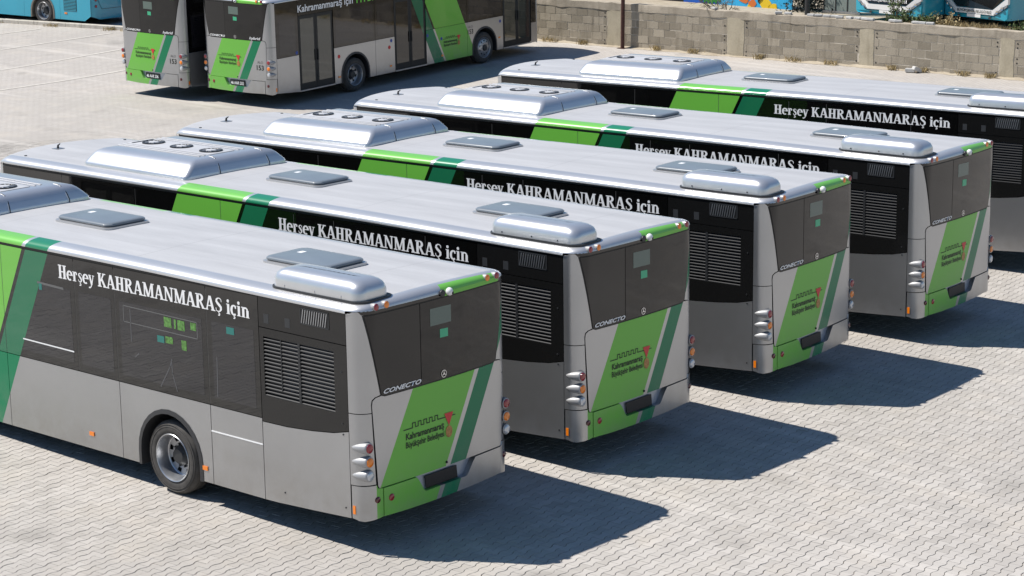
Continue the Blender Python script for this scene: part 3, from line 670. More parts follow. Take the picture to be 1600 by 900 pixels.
    for a in (90, 210, 330): g.F += [tuple(i + len(g.V) for i in f) for f in [(0, 1, 2)]]; g.V += [onrear(.016)(.034 + .008 * math.cos(R(a - 90)), 1.935 + .008 * math.sin(R(a - 90))), onrear(.016)(.034 + .008 * math.cos(R(a + 90)), 1.935 + .008 * math.sin(R(a + 90))), onrear(.016)(.034 + .042 * math.cos(R(a)), 1.935 + .042 * math.sin(R(a)))]
    P('emblem', g.mesh('star_emblem', 'chrome'))
    town_logo(root, onrear, -.652, 1, 1.395)
    P('lock', lens((RX(.05) + .006, .053, .842), .016, 10).mesh('lock', 'black'))
    # reversing camera
    cg = G()
    for i_ in range(7):
        a = R(-90 + 180 * i_ / 6); 
    n_ = 14; rr = []
    for i_ in range(9):
        a = R(-88 + 176 * i_ / 8); rr.append([(-.0 + .07 + .045 * math.sin(a), .13 + .045 * math.cos(a) * math.cos(2 * math.pi * k / n_), 2.912 + .050 * math.cos(a) * math.sin(2 * math.pi * k / n_)) for k in range(n_)])
    cg.rings(rr); rc_ = P('reversing_camera', cg.mesh('reversing_camera', 'camera_white', True, 60)); P('lens', lens((.103, .142, 2.902), .018, 10).mesh('camera_lens', 'black', True), rc_)
    P('camera_mount', bullet((.055, .035, 2.905), .042, .06, 0).mesh('camera_mount', 'hub_dark', True, 50))
    # ---- front end (turned away from the camera)
    def front_panel(z0, z1, mat, name, yw, lean):
        g = G(); ys = [yw * (k / 10 - 1) for k in range(21)]
        rows = [[(FX(y) + lean * (z - 1.0) * .06 + .0 , y, z) for y in ys] for z in (z0, (z0 + z1) / 2, z1)]
        rows2 = [[(x + .03, y, z) for x, y, z in r] for r in rows]
        g.rings(rows, False, False, closed=False); g.rings([list(reversed(r)) for r in rows2], False, False, closed=False); return g.mesh(name, mat, True)
    P('windscreen', front_panel(1.05, 2.895, 'tint_rear', 'windscreen', 1.16, 1)); P('front_bumper', front_panel(.34, 1.04, 'paint_bumper', 'front_bumper', 1.2, 0))
    for s in (-1, 1):
        g = G(); a = [(-11.93, s * 1.275), (-11.98, s * 1.27), (-12.04, s * 1.235), (-12.09, s * 1.17)]
        g.rings([[(x, y, z) for x, y in a] for z in (.34, 1.6, 2.88)], False, False, closed=False); P('front_post', g.mesh('front_post', 'silver', True))
    # ---- roof equipment
    ac = P('air_conditioner', dome(-10.18, -7.72, -1.03, 1.07, .10, [(.0, .0, 3.015), (.0, .0, 3.07), (.006, .012, 3.09), (.03, .085, 3.155), (.06, .165, 3.222), (.10, .215, 3.254), (.15, .29, 3.277), (.21, .37, 3.286), (.30, .47, 3.289)], 6).mesh('air_conditioner', 'silver_ac', True, 60)); ac.location.z = -.024
    for y in (-.36, .66):
        pts = [(-7.72, y, 3.03), (-7.72, y, 3.07), (-7.726, y, 3.095), (-7.755, y * .98, 3.165), (-7.795, y * .96, 3.225), (-7.85, y * .94, 3.265), (-7.91, y * .93, 3.283), (-7.98, y * .92, 3.289)]
        P('joint_strip', G().tube([(x + .001, yy, z) for x, yy, z in pts], .006, 6).mesh('joint_strip', 'white_print'), ac)
        P('joint', G().tube([(x + .001, yy + .016, z) for x, yy, z in pts], .008, 6).mesh('joint', 'gasket'), ac)
    P('fan_deck', dome(-10.02, -8.05, -.27, .27, .03, [(0, 0, 3.283), (0, 0, 3.296), (.01, .01, 3.299)], 3).mesh('fan_deck', 'deck_grey', True), ac)
    for y in (-.40, .40):
        for k_, (a, mt) in enumerate(((-.05, 'white_print'), (.05, 'silver_ac'))):
            P('rib', dome(-10.0, -8.05, y + a - .018, y + a + .018, .012, [(0, 0, 3.278), (0, 0, 3.297), (.006, .006, 3.301)], 2).mesh('rib', 'deck_grey', True), ac)
    fan_r = G(); fan_r.rings([[(r * math.cos(2 * math.pi * k / 24), r * math.sin(2 * math.pi * k / 24), z) for k in range(24)] for r, z in ((.185, 0), (.182, .014), (.165, .016), (.155, .004), (.02, .003))], False, True); fan_me = fan_r.mesh('fan', 'fan_black', True, 40)
    hubm = G(); hubm.rings([[(r * math.cos(2 * math.pi * k / 16), r * math.sin(2 * math.pi * k / 16), z) for k in range(16)] for r, z in ((.085, .004), (.08, .018), (.055, .022))], False, True)
    for k in range(12):
        a = 2 * math.pi * k / 12; hubm.tube([(.06 * math.cos(a), .06 * math.sin(a), .012), (.16 * math.cos(a + .35), .16 * math.sin(a + .35), .014)], .005, 4)
    hub_me = hubm.mesh('fan_hub', 'deck_grey', True, 40)
    for x in (-9.66, -8.99, -8.30):
        fo = P('fan', fan_me, ac); fo.location = (x, -.005, 3.2995); P('fan_hub', hub_me, fo)
    P('vent_slot', dome(-9.95, -9.90, -.22, .22, .01, [(0, 0, 3.298), (0, 0, 3.304)], 2).mesh('vent_slot', 'fan_black'), ac)
    for x0, x1, y0, y1 in ((-6.74, -5.63, -.335, .385), (-2.585, -1.475, -.375, .345)):
        hz_ = 2.998 + rise((x0 + x1) / 2) - 3.052
        h_ = P('roof_hatch', dome(x0 - .02, x1 + .03, y0 - .02, y1 + .02, .10, [(0, 0, 3.035), (0, 0, 3.072), (.02, .02, 3.076)], 6).mesh('hatch_frame', 'silver', True, 50)); h_.location.z = hz_
        P('lid', dome(x0 + .01, x1, y0 + .01, y1 - .01, .10, [(.02, .02, 3.074), (0, 0, 3.095), (.0, .0, 3.108), (.018, .018, 3.124), (.06, .06, 3.129)], 6).mesh('hatch_lid', 'hatch_lid', True, 50), h_)
        P('sticker', dome(x0 + .20, x0 + .28, y0 + .40, y0 + .50, .01, [(0, 0, 3.129), (0, 0, 3.1305)], 2).mesh('hatch_sticker', 'white_print'), h_)
    pod = P('engine_cowl', dome(-1.60, -.13, -1.165, -.63, .14, [(.0, .0, 3.0), (.0, .0, 3.105), (.008, .012, 3.145), (.03, .03, 3.185), (.07, .06, 3.215), (.13, .10, 3.236), (.22, .15, 3.245), (.36, .2, 3.248)], 7).mesh('engine_cowl', 'silver_ac', True, 60)); pod.location.z = -.034
    P('cowl_seal', dome(-1.62, -.08, -1.18, -.60, .14, [(0, 0, 2.99), (0, 0, 3.028)], 5).mesh('cowl_seal', 'hub_dark'), pod)
    g = G()
    for x in (-1.35, -.85, -.42): g.rings([[(x + .012 * math.cos(k * R(60)), -1.163 - dy, 3.055 + .012 * math.sin(k * R(60))) for k in range(6)] for dy in (0, .008)], False, True)
    P('bolt', g.mesh('cowl_bolts', 'chrome'), pod)
    g = G(); g.box(-11.79, -11.65, -.39, -.23, 3.005, 3.032); an = P('antenna', g.mesh('antenna_base', 'rim'))
    P('fin', G().tube([(-11.73, -.31, 3.02), (-11.72, -.31, 3.08), (-11.67, -.31, 3.11)], .022, 8, .010).mesh('antenna_fin', 'hub_dark', True), an)
    for y in (-1.02, 1.02): P('roof_plug', dome(-11.68, -11.61, y - .03, y + .03, .025, [(0, 0, 2.98), (.01, .01, 3.016)], 4).mesh('roof_plug', 'hub_dark'))
    return root

PITCH = 1.036
def finish_bus(root, loc, yaw, pitch, zoff, wheel_z):
    root.location = (loc[0], loc[1], zoff); root.rotation_euler = (0, R(-pitch), R(yaw))
    for x, zz, fr in ((-3.42, wheel_z[0], False), (-9.32, wheel_z[1], True)):
        for s in (-1, 1): add_wheel(root, x, s, zz, fr)

# ---------------------------------------------------------------- ground
def zg(y):
    t = min(y, 40.0) - 21.5
    return 0.03 * (t if t > 2 else (0 if t < -2 else (t + 2) ** 2 / 8))
ys = [-400, -40, 0, 19.5] + [19.5 + .5 * k for k in range(1, 9)] + [26, 30, 35, 40, 60, 1500]
xs = [-1500, -60, -30, 0, 30, 400]
V = [(x, y, zg(y) - .009) for y in ys for x in xs]; nx = len(xs)
F = [(j * nx + i, j * nx + i + 1, (j + 1) * nx + i + 1, (j + 1) * nx + i) for j in range(len(ys) - 1) for i in range(nx - 1)]
ground = link('ground', mesh('ground', V, F, 'joint_sand'), kind='structure', label='sandy bed of the paved bus yard')
# wall line (front face): y = WA*x + WB
WA, WB = 0.0931, 37.684; WYAW = math.atan(WA)
# paving: interlocking H-shaped blocks in rows, each with its own outline and joints
PA = R(95.5); ca, sa = math.cos(PA), math.sin(PA); PL, PW, AMP = 0.226, 0.1215, 0.0135
lx = PL / 2 - .0021; we = PW / 2 + AMP - .0030; ww = PW / 2 - AMP - .0030
outl = np.array([(-lx, -we), (-.085, -we), (-.030, -ww), (.030, -ww), (.085, -we), (lx, -we), (lx, we), (.085, we), (.030, ww), (-.030, ww), (-.085, we), (-lx, we)])
inn_ = outl * np.array([1 - .0012 / .11, 1 - .0022 / .06])
cam2 = np.array([CP.x, CP.y]); fw = np.array([CF.x, CF.y]); fw /= np.linalg.norm(fw)
rowsN = []
ext = np.arange(-330, 330)
I, J = np.meshgrid(np.arange(-560, 260), np.arange(-330, 330))
aa = (J + .5 * (I % 2)) * PL; bb = I * PW
px = -8 + ca * aa - sa * (-bb) ; py = 8 + sa * aa + ca * (-bb)
px = px.ravel(); py = py.ravel()
d = np.stack([px - cam2[0], py - cam2[1]], 1); dist = np.hypot(d[:, 0], d[:, 1]); ang = np.degrees(np.arccos(np.clip((d @ fw) / dist, -1, 1)))
FAR = 53.0
keep = ((ang < 17.0) & (dist > 18.0) & (dist < FAR)) | ((px > -19) & (px < 1.0) & (py > -8.5) & (py < -1.0) & (dist < FAR))
keep &= (py < WA * px + WB - .3)
px, py, dist, ang = px[keep], py[keep], dist[keep], ang[keep]
tone = np.clip(rng.normal(.5, .25, len(px)), 0, 1); tz = rng.normal(0, .0012, len(px)); trot = rng.normal(0, .006, len(px))
jit = rng.normal(0, .0010, (len(px), 2))
def zga(y):
    t = np.minimum(y, 40.0) - 21.5
    return 0.03 * np.where(t > 2, t, np.where(t < -2, 0, (t + 2) ** 2 / 8))
# the 300 nearest blocks in clear view become single objects
def in_view(x, y):
    v = np.stack([x - CP.x, y - CP.y, np.full_like(x, -CP.z)], 1); dz = v @ np.array(CF)
    u = (v @ np.array(CR)) / dz * 3304 + 800; vv = 450 - (v @ np.array(CU)) / dz * 3304
    return (u > 6) & (u < 1594) & (vv < 895), vv
iv_, vv_ = in_view(px, py); order = np.argsort(np.where(iv_, -vv_, 1e9)); single = np.zeros(len(px), bool); single[order[:290]] = True
def paver_block(P_, tn, thin=.012):
    pass
def build_pavers(sel, skirt):
    x, y = px[sel] + jit[sel, 0], py[sel] + jit[sel, 1]; n = len(x); th = PA + trot[sel]; c, s = np.cos(th), np.sin(th); z0 = zga(y) + tz[sel]
    def place(o, dz): return np.stack([x[:, None] + c[:, None] * o[None, :, 0] - s[:, None] * o[None, :, 1], y[:, None] + s[:, None] * o[None, :, 0] + c[:, None] * o[None, :, 1], np.repeat((z0 + dz)[:, None], len(o), 1)], 2)
    top = place(inn_, 0.0); parts = [top]
    if skirt: parts.append(place(outl, -.006))
    V = np.concatenate(parts, 1); k = V.shape[1]; base = (np.arange(n) * k)[:, None]
    loops = [base + np.arange(12)[None]]; sizes = [np.full(n, 12)]
    L_ = [(base + np.arange(12)[None])]
    verts = V.reshape(-1, 3)
    faces_idx = [L_[0].ravel()]; totals = [np.full(n, 12)]
    if skirt:
        q = np.array([(j + 12, (j + 1) % 12 + 12, (j + 1) % 12, j) for j in range(12)]).ravel()
        faces_idx.append((base + q[None]).ravel()); totals.append(np.full(n * 12, 4))
    li = np.concatenate(faces_idx); tot = np.concatenate(totals); start = np.concatenate([[0], np.cumsum(tot)[:-1]])
    me = bpy.data.meshes.new('paving'); me.vertices.add(len(verts)); me.vertices.foreach_set('co', verts.astype(np.float32).ravel())
    me.loops.add(len(li)); me.loops.foreach_set('vertex_index', li.astype(np.int32)); me.polygons.add(len(tot)); me.polygons.foreach_set('loop_start', start.astype(np.int32)); me.polygons.foreach_set('loop_total', tot.astype(np.int32))
    me.update(calc_edges=True); me.validate(); me.shade_flat()
    at = me.attributes.new('tone', 'FLOAT', 'POINT'); at.data.foreach_set('value', np.repeat(tone[sel], k).astype(np.float32))
    me.materials.append(M['paver']); return me
near = (dist < 41) & ~single; far_ = (dist >= 41) & ~single
link('paving', build_pavers(near, True), ground, kind='stuff'); link('paving', build_pavers(far_, False), ground, kind='stuff')
pav = []
for t in np.linspace(.1, .9, 7):
    V = [(a, b_, 0) for a, b_ in inn_] + [(a, b_, -.006) for a, b_ in outl]
    me = mesh('paver', V, [tuple(range(12))] + [(j + 12, (j + 1) % 12 + 12, (j + 1) % 12, j) for j in range(12)], 'paver')
    at = me.attributes.new('tone', 'FLOAT', 'POINT'); at.data.foreach_set('value', np.full(24, t, np.float32)); pav.append(me)
for k in np.nonzero(single)[0]:
    o = link('paver', pav[int(np.clip(tone[k] * 7, 0, 6))], ground); o.location = (px[k] + jit[k, 0], py[k] + jit[k, 1], zga(np.array(py[k])) + tz[k]); o.rotation_euler = (0, 0, PA + trot[k])
# the rest of the yard, where single blocks can no longer be told apart or lie out of view: one sheet round the laid blocks
def laid(x, y):
    dx, dy = x - cam2[0], y - cam2[1]; r = math.hypot(dx, dy); a = math.degrees(math.acos(max(-1, min(1, (dx * fw[0] + dy * fw[1]) / r))))
    return (a < 16.8 and 18.3 < r < FAR - .3) or (-18.8 < x < .8 and -8.3 < y < -1.2 and r < FAR - .3)
def far_sheet():
    xs_ = list(range(-75, 71)); ys_ = list(range(-70, 41)); V = []; F = []; ins = {}
    for a, x in enumerate(xs_):
        for b_, y in enumerate(ys_):
            yy = min(y, WA * x + WB + .05); V.append((x, yy, zg(yy) - .004)); ins[a, b_] = laid(x, yy)
    n = len(ys_)
    for a in range(len(xs_) - 1):
        for b_ in range(n - 1):
            q = ((a, b_), (a + 1, b_), (a + 1, b_ + 1), (a, b_ + 1))
            if all(ins[k] for k in q) or ys_[b_] > WA * xs_[a] + WB + .1: continue
            F.append(tuple(k[0] * n + k[1] for k in q))
    return mesh('far_paving', V, F, 'paver_far')
link('far_paving', far_sheet(), kind='structure', label='distant grey paving of the yard')
# faded white bay lines
for (x0, y0), (x1, y1) in (((-37.71, 21.11), (-38.07, 26.13)), ((-41.39, 23.79), (-41.36, 28.4)), ((-44.6, 25.2), (-44.4, 27.7)), ((-34.2, 18.0), (-34.6, 24.5)), ((-37.7, 21.1), (-37.4, 17.5))):
    dx, dy = x1 - x0, y1 - y0; l = math.hypot(dx, dy); nx_, ny_ = -dy / l * .07, dx / l * .07; g = G(); S_ = 8
    rows = [[(x0 + dx * t / S_ + sg * nx_, y0 + dy * t / S_ + sg * ny_, zg(y0 + dy * t / S_) + .004) for sg in (-1, 1)] for t in range(S_ + 1)]
    g.rings(rows, False, False, closed=False); link('bay_marking', g.mesh('bay_marking', 'line_paint'), kind='structure', label='faded white parking bay line')

# ---------------------------------------------------------------- the row of five silver buses
proto = build_bus()
LBL = ['silver and green city bus nearest the camera, rear wheel and whole tail in view',
       'second silver and green bus of the parked row, just behind the nearest one',
       'middle silver and green bus of the five parked in a row',
       'fourth silver and green bus of the row, its tail near the right edge',
       'farthest silver and green bus of the row, beside the block wall, tail cut off']
POSE = [(0, 0, 0), (-.031, 3.911, .151), (-.086, 8.171, 2.879), (-.016, 12.372, 2.182), (-.788, 17.916, 5.049)]
buses = [proto] + [copy_tree(proto) for _ in range(4)]
hybs = [copy_tree(proto) for _ in range(2)]
POST_PLAIN = bpy.data.meshes['post_upper_r'].copy(); POST_PLAIN.materials[0] = M['paint_plain']
TXT = serif_text('Herşey KAHRAMANMARAŞ için', -5.475, -1.842, 2.574, .178, -1, 'slogan', 'white_print')
TH = math.tan(R(PITCH))
plate_b = rear_panel([(-.285, .745), (-.262, .590), (.285, .590), (.268, .745)], -.030, .01, 'plate', 'number_plate')
for o, (x, y, a), lb in zip(buses, POSE, LBL):
    o['label'] = lb; o['category'] = 'bus'; o['group'] = 'silver city buses parked side by side'
    link('lettering', TXT, o); link('number_plate', plate_b, o, 'blank black number plate')
    finish_bus(o, (x, y), a, PITCH, 0.0, (.478 + TH * 3.42, .478 + TH * 9.32))
# ---------------------------------------------------------------- the two hybrid buses standing crosswise behind
HPOSE = [(-29.84, 20.581, -87.98, -.067), (-26.893, 21.094, -86.62, -.043)]
HL = ['left of the two silver hybrid buses parked crosswise at the back', 'right hybrid bus at the back with glazed doors along its side']
PT = ['46 AAR 206', '46 AAR 202']
t_a = put_text('Kahramanmaraş için', 'slogan_right', 'white_print', -1.14, -3.40, 2.535, .185, onside(1, .004), .018)
t_b = put_text('HYBRID', 'slogan_hybrid', 'lime_light', -3.55, -4.75, 2.525, .20, onside(1, .004), .018)
t_c = put_text('hybrid', 'hybrid_badge', 'white_print', .56, .955, 1.905, .070, onrear(.0135), .02, .25)
t_d = put_text('153', 'number_rear', 'black_print', .77, 1.02, 1.085, .130, onrear(.008), .02)
t_e = put_text('ALO', 'word_rear', 'grey_print', .80, 1.00, 1.262, .070, onrear(.008), 0)
t_f = put_text('153', 'number_side', 'black_print', -8.515, -8.775, 1.02, .135, onside(1, .004), .02)
t_g = put_text('ALO', 'word_side', 'grey_print', -8.54, -8.75, 1.20, .07, onside(1, .004), 0)
for o, (x, y, a, z), lb, pt in zip(hybs, HPOSE, HL, PT):
    o.name = 'hybrid_bus'; o['label'] = lb; o['category'] = 'bus'; o['group'] = 'hybrid buses parked crosswise'
    for ch in o.children:
        if ch.data and ch.data.name == 'post_upper_r': ch.data = POST_PLAIN
    for me in (t_a, t_b, t_c, t_d, t_e, t_f, t_g): link('lettering', me, o)
    town_logo(o, lambda off: onside(1, off), -7.33, -1, 1.02, .97)
    npl = link('number_plate', plate_b, o); link('lettering', put_text(pt, 'plate_text', 'white_print', -.245, .235, .622, .085, onrear(-.026), .02), npl)
    g = G()
    for xx, zz in ((-1.04, 1.45), (-4.99, 1.28), (-6.62, 1.22), (-7.26, 1.05), (-10.10, 1.23)): g.disc((xx, HW + .004, zz), 1, .05, 14)
    link('sticker', g.mesh('round_stickers', 'blue_print'), o)
    g = G()
    for xx, zz in ((-2.74, 1.12), (-4.90, 1.10)): g.disc((xx, HW + .004, zz), 1, .055, 14)
    link('sticker', g.mesh('dark_stickers', 'red_print'), o)
    finish_bus(o, (x, y), a, -1.718, z, (.517, .517))

# ---------------------------------------------------------------- block wall
wall = link('block_wall', None, label='weathered concrete block wall with cast pillars along the yard edge', cat='wall')
wx = -20.0; wall.location = (wx, WA * wx + WB, .36); wall.rotation_euler = (0, 0, WYAW)
WX = lambda x: (x - wx) / math.cos(WYAW)
PILL = [(-29.3, -28.85), (-25.28, -24.76), (-20.94, -20.36), (-16.50, -16.05), (-12.16, -11.74), (-7.8, -7.35)]
g = G(); g.box(WX(-40), WX(-4), .006, .20, -.3, 1.235); link('mortar', g.mesh('wall_core', 'mortar'), wall)
# capping beam with a broken lower edge
g = G(); n = 150; rr = []
for k in range(n + 1):
    x = WX(-40) + (WX(-4) - WX(-40)) * k / n; lo = 1.225 + .03 * math.sin(k * .9) * rng.random() - .02 * rng.random(); hi = 1.445 + .012 * rng.standard_normal()
    rr.append([(x, -.012 + .006 * rng.standard_normal(), lo), (x, -.014 + .005 * rng.standard_normal(), hi - .015), (x, .0, hi), (x, .22, hi + .005), (x, .235, hi - .02), (x, .235, lo)])
g.rings(rr); link('capping_beam', g.mesh('capping_beam', 'beam', True, 30), wall)
for a, b_ in PILL:
    g = G(); x0, x1 = WX(a), WX(b_); N = 8
    g.rings([[(x0 + .012 * rng.standard_normal(), -.010, z), (x1 + .012 * rng.standard_normal(), -.010, z), (x1, .21, z), (x0, .21, z)] for z in np.linspace(-.2, 1.235, N)]); link('pillar', g.mesh('pillar', 'pillar'), wall)
bw, bh = .398, .218
def block_mesh(wd, hgt, seed):
    r_ = random.Random(seed); j = lambda: r_.uniform(-.006, .006); c_ = .008
    V = [(-wd / 2 + j(), 0, -hgt / 2 + j()), (wd / 2 + j(), 0, -hgt / 2 + j()), (wd / 2 + j(), 0, hgt / 2 + j()), (-wd / 2 + j(), 0, hgt / 2 + j())]
    V += [(x * 1.012, .02, z * 1.02) for x, _, z in V]
    return mesh('block', V, [(0, 1, 2, 3), (0, 4, 5, 1), (1, 5, 6, 2), (2, 6, 7, 3), (3, 7, 4, 0)], 'block')
BM = [block_mesh(bw, bh, k) for k in range(6)]; CH = .2405; nblk = 0
edges = [p for p in PILL]
for (a0, a1), (b0, b1) in zip(edges[:-1], edges[1:]):
    x0, x1 = WX(a1) + .012, WX(b0) - .012
    for r_ in range(5):
        x = x0 - (.21 if r_ % 2 else .0) - rng.uniform(0, .12)
        while x < x1 - .05:
            l_, r2 = max(x, x0), min(x + .412, x1)
            if r2 - l_ > .07 and nblk < 296:
                wd = r2 - l_ - .014
                o = link('block', BM[int(rng.integers(6))], wall); o.location = ((l_ + r2) / 2, -.001 + rng.normal(0, .0025), .115 + r_ * CH + rng.normal(0, .004)); o.rotation_euler = (0, rng.normal(0, .008), rng.normal(0, .006)); o.scale = (wd / bw, 1, 1); nblk += 1
            x += .412
g = G()
for a, b_ in PILL:                                                       # formwork tie holes beside pillars
    for xx in (WX(a) - .09, WX(b_) + .09):
        for zz in (.12, .24, .55, .67, .98, 1.10):
            if rng.random() < .8: g.add([(xx + .026 * math.cos(k * R(60)) , -.0065, zz + .026 * math.sin(k * R(60))) for k in range(6)], [tuple(range(6))])
link('tie_hole', g.mesh('tie_holes', 'black'), wall)
# drift of sand and dry weeds along the wall foot
g = G(); rr = []
for k in range(120):
    x = WX(-36) + (WX(-6) - WX(-36)) * k / 119; h_ = .02 + .05 * rng.random(); wd = .06 + .16 * rng.random(); gz_ = zg(WA * (x * math.cos(WYAW) + wx) + WB) - .36
    rr.append([(x, -wd, gz_ - .004), (x, -wd * .5, gz_ + h_ * .35), (x, .0, gz_ + h_), (x, .05, gz_ + h_)])
g.rings(rr, False, False, closed=False); dr = link('sand_drift', g.mesh('sand_drift', 'soil', True), kind='stuff', label='strip of blown sand at the wall foot', cat='sand'); dr.location = wall.location; dr.rotation_euler = wall.rotation_euler
# steel post in front of the wall
pt_ = link('steel_post', None, label='rusty brown steel pipe post standing in front of the block wall', cat='post'); pt_.location = (-24.58, 35.22, .41)
link('pipe', G().tube([(0, 0, -.05), (0, 0, 1.5), (.0, 0, 4.2)], .062, 14).mesh('post_pipe', 'rust_pipe', True), pt_); g = G(); g.box(-.13, .13, -.13, .13, 0, .012); link('base_plate', g.mesh('post_base', 'rust_pipe'), pt_)
# loose blocks on top of the wall and at its foot
def loose(name, L_, D_, H_): 
    g = G(); c_ = .012
    g.rings([rrect(-L_ / 2 + i, L_ / 2 - i, -D_ / 2 + i, D_ / 2 - i, .01, z, 1) for i, z in ((c_, 0), (0, c_), (0, H_ - c_), (c_, H_))]); return g.mesh(name, 'loose_block')
LM = loose('paving_block', .22, .13, .07)
LB = [(1117, 'wall_top_a'), (1217, ''), (1232, ''), (1268, ''), (1279, ''), (1292, ''), (1303, ''), (1313, ''), (1328, ''), (1340, ''), (1352, ''), (1362, ''), (1395, ''), (1404, ''), (1432, ''), (1443, ''), (1455, '')]
ORD = ['first', 'second', 'third', 'fourth', 'fifth', 'sixth', 'seventh', 'eighth', 'ninth', 'tenth', 'eleventh', 'twelfth', 'thirteenth', 'fourteenth', 'fifteenth', 'sixteenth', 'seventeenth']
def wall_x(u):
    # world x on the wall top where image column u meets it
    dx = CF + CR * ((u - 800) / 3304.04) + CU * ((450 - 25) / 3304.04); t = (WB + .1 + WA * CP.x - CP.y) / (dx.y - WA * dx.x); return CP.x + t * dx.x
for i, (u, _) in enumerate(LB):
    x = wall_x(u); o = link('paving_block', LM, label='loose grey paving block on the wall top, %s from the left' % ORD[i], cat='block', group='paving blocks on the wall top')
    o.location = (x, WA * x + WB + .09 + rng.normal(0, .02), .36 + 1.445 + .008); o.rotation_euler = (0, 0, WYAW + rng.normal(0, .25))
for i, (x, y, r_, lb) in enumerate(((-14.72, 36.05, .3, 'broken grey block lying at the foot of the wall'), (-14.55, 36.10, 1.1, 'second block piece leaning beside the broken block at wall foot'))):
    o = link('broken_block', LM, label=lb, cat='block'); o.location = (x, y, zg(y) + .01 + .03 * i); o.rotation_euler = (.0, .4 * i, r_); o.scale = (1.3, 1.2, 1.6)

# ---------------------------------------------------------------- raised ground behind the wall
yb_ = lambda x: WA * x + WB + .18
V = []; xsb = [-70, -45, -30, -24, -20, -17, -15, -12, -8, 10, 60]
for x in xsb:
    hz = 1.30 if x < -17 else 1.66
    V += [(x, yb_(x), hz), (x, yb_(x) + 1.4, hz - (.10 if x < -17 else .12)), (x, yb_(x) + 3.0, 1.18), (x, yb_(x) + 30, 1.15), (x, 900, 1.15)]
F = [(i * 5 + j, (i + 1) * 5 + j, (i + 1) * 5 + j + 1, i * 5 + j + 1) for i in range(len(xsb) - 1) for j in range(4)]
link('raised_ground', mesh('raised_ground', V, F, 'soil'), kind='structure', label='dry raised earth behind the block wall')

# ---------------------------------------------------------------- turquoise buses
def blue_front(loc, yaw, label, text_row):
    """bus seen from the front: origin at centre of the front bumper, facing -y, body runs back along +y"""
    r = link('turquoise_bus', None, label=label, cat='bus', group='turquoise buses behind the wall'); r.location = loc; r.rotation_euler = (0, 0, yaw)
    def fp(poly, off, th, mat, name):
        V = []; n = len(poly)
        cur = lambda x: .10 * (abs(x) / 1.25) ** 3
        V = [(x, -off + cur(x), z) for x, z in poly] + [(x, -off + th + cur(x), z) for x, z in poly]
        F_ = [tuple(range(n)), tuple(reversed(range(n, 2 * n)))] + [(i, (i + 1) % n, (i + 1) % n + n, i + n) for i in range(n)]
        return mesh(name, V, F_, mat)
    g = G(); g.rings([rrect(-1.25, 1.25, .06, 11.8, .22, z, 5) for z in (.30, .34, 1.2, 2.9)] + [rrect(-1.2, 1.2, .10, 11.75, .2, 3.05, 5)]); link('body', g.mesh('blue_body', 'turquoise', True, 40), r)
    link('front_bumper', fp([(-1.12, .30), (1.12, .30), (1.20, .36), (1.22, .70), (.78, .40), (-.78, .40), (-1.22, .70), (-1.20, .36)], .03, .10, 'turquoise', 'front_bumper'), r)
    link('front_trim', fp([(-.74, .44), (.74, .44), (1.21, .80), (1.21, 1.02), (.70, .60), (-.70, .60), (-1.21, 1.02), (-1.21, .80)], .045, .10, 'bus_white', 'front_trim'), r)
    link('grille_panel', fp([(-.68, .63), (.68, .63), (1.20, 1.06), (1.20, 1.35), (-1.20, 1.35), (-1.20, 1.06)], .04, .08, 'black_panel', 'grille_panel'), r)
    link('windscreen', fp([(-1.18, 1.37), (1.18, 1.37), (1.16, 2.85), (-1.16, 2.85)], .035, .06, 'tint_rear', 'windscreen'), r)
    for s in (-1, 1):
        hl = link('headlight', fp([(s * .74, .47), (s * .84, .47), (s * 1.18, .72), (s * 1.20, .80), (s * 1.06, .72)], .052, .05, 'head_lamp', 'headlight'), r)
        for cx, cz in ((s * .87, .545), (s * 1.04, .665)): g = G(); g.rings([[(cx + q * math.cos(2 * math.pi * k / 12), -.055 + yy + .06 * abs(cx) ** 3 * .6, cz + q * math.sin(2 * math.pi * k / 12)) for k in range(12)] for q, yy in ((.05, .02), (.05, -.004), (.035, .004))]); link('lamp', g.mesh('lamp', 'chrome', True), hl)
        link('fog_lamp', fp([(s * .60 + .05 * math.cos(k * R(36)), .35 + .035 * math.sin(k * R(36))) for k in range(10)], .036, .02, 'hub_dark', 'fog_lamp'), r)
        wv = link('wheel', WM['front'], r); wv.location = (s * 1.2, 2.7, .478); wv.rotation_euler = (0, 0, -math.pi / 2 if s > 0 else math.pi / 2); link('tyre', WM['tyre'], wv)
    fn = lambda off: (lambda a, z: (a, -off + .10 * (abs(a) / 1.25) ** 3, z))
    if text_row == 'upper':
        link('lettering', put_text('BÜYÜKŞEHİR BELEDİYESİ', 'front_name', 'white_print', -.74, .74, .70, .085, fn(.048), .015), r)
    else:
        link('lettering', put_text('BÜYÜKŞEHİR BELEDİYESİ', 'front_name', 'black_print', -.66, .66, .485, .075, fn(.053), .015), r)
    link('number_plate', fp([(-.26, .335), (.26, .335), (.26, .43), (-.26, .43)], .05, .02, 'bus_white', 'front_plate'), r)
    return r
blue_front((-18.28, 40.62, 1.17), R(-3), 'left turquoise bus facing over the wall, white band and black grille', 'upper')
blue_front((-15.72, 41.55, 1.17), R(-10), 'right turquoise bus behind the weeds on the wall, lettering on its white band', 'lower')
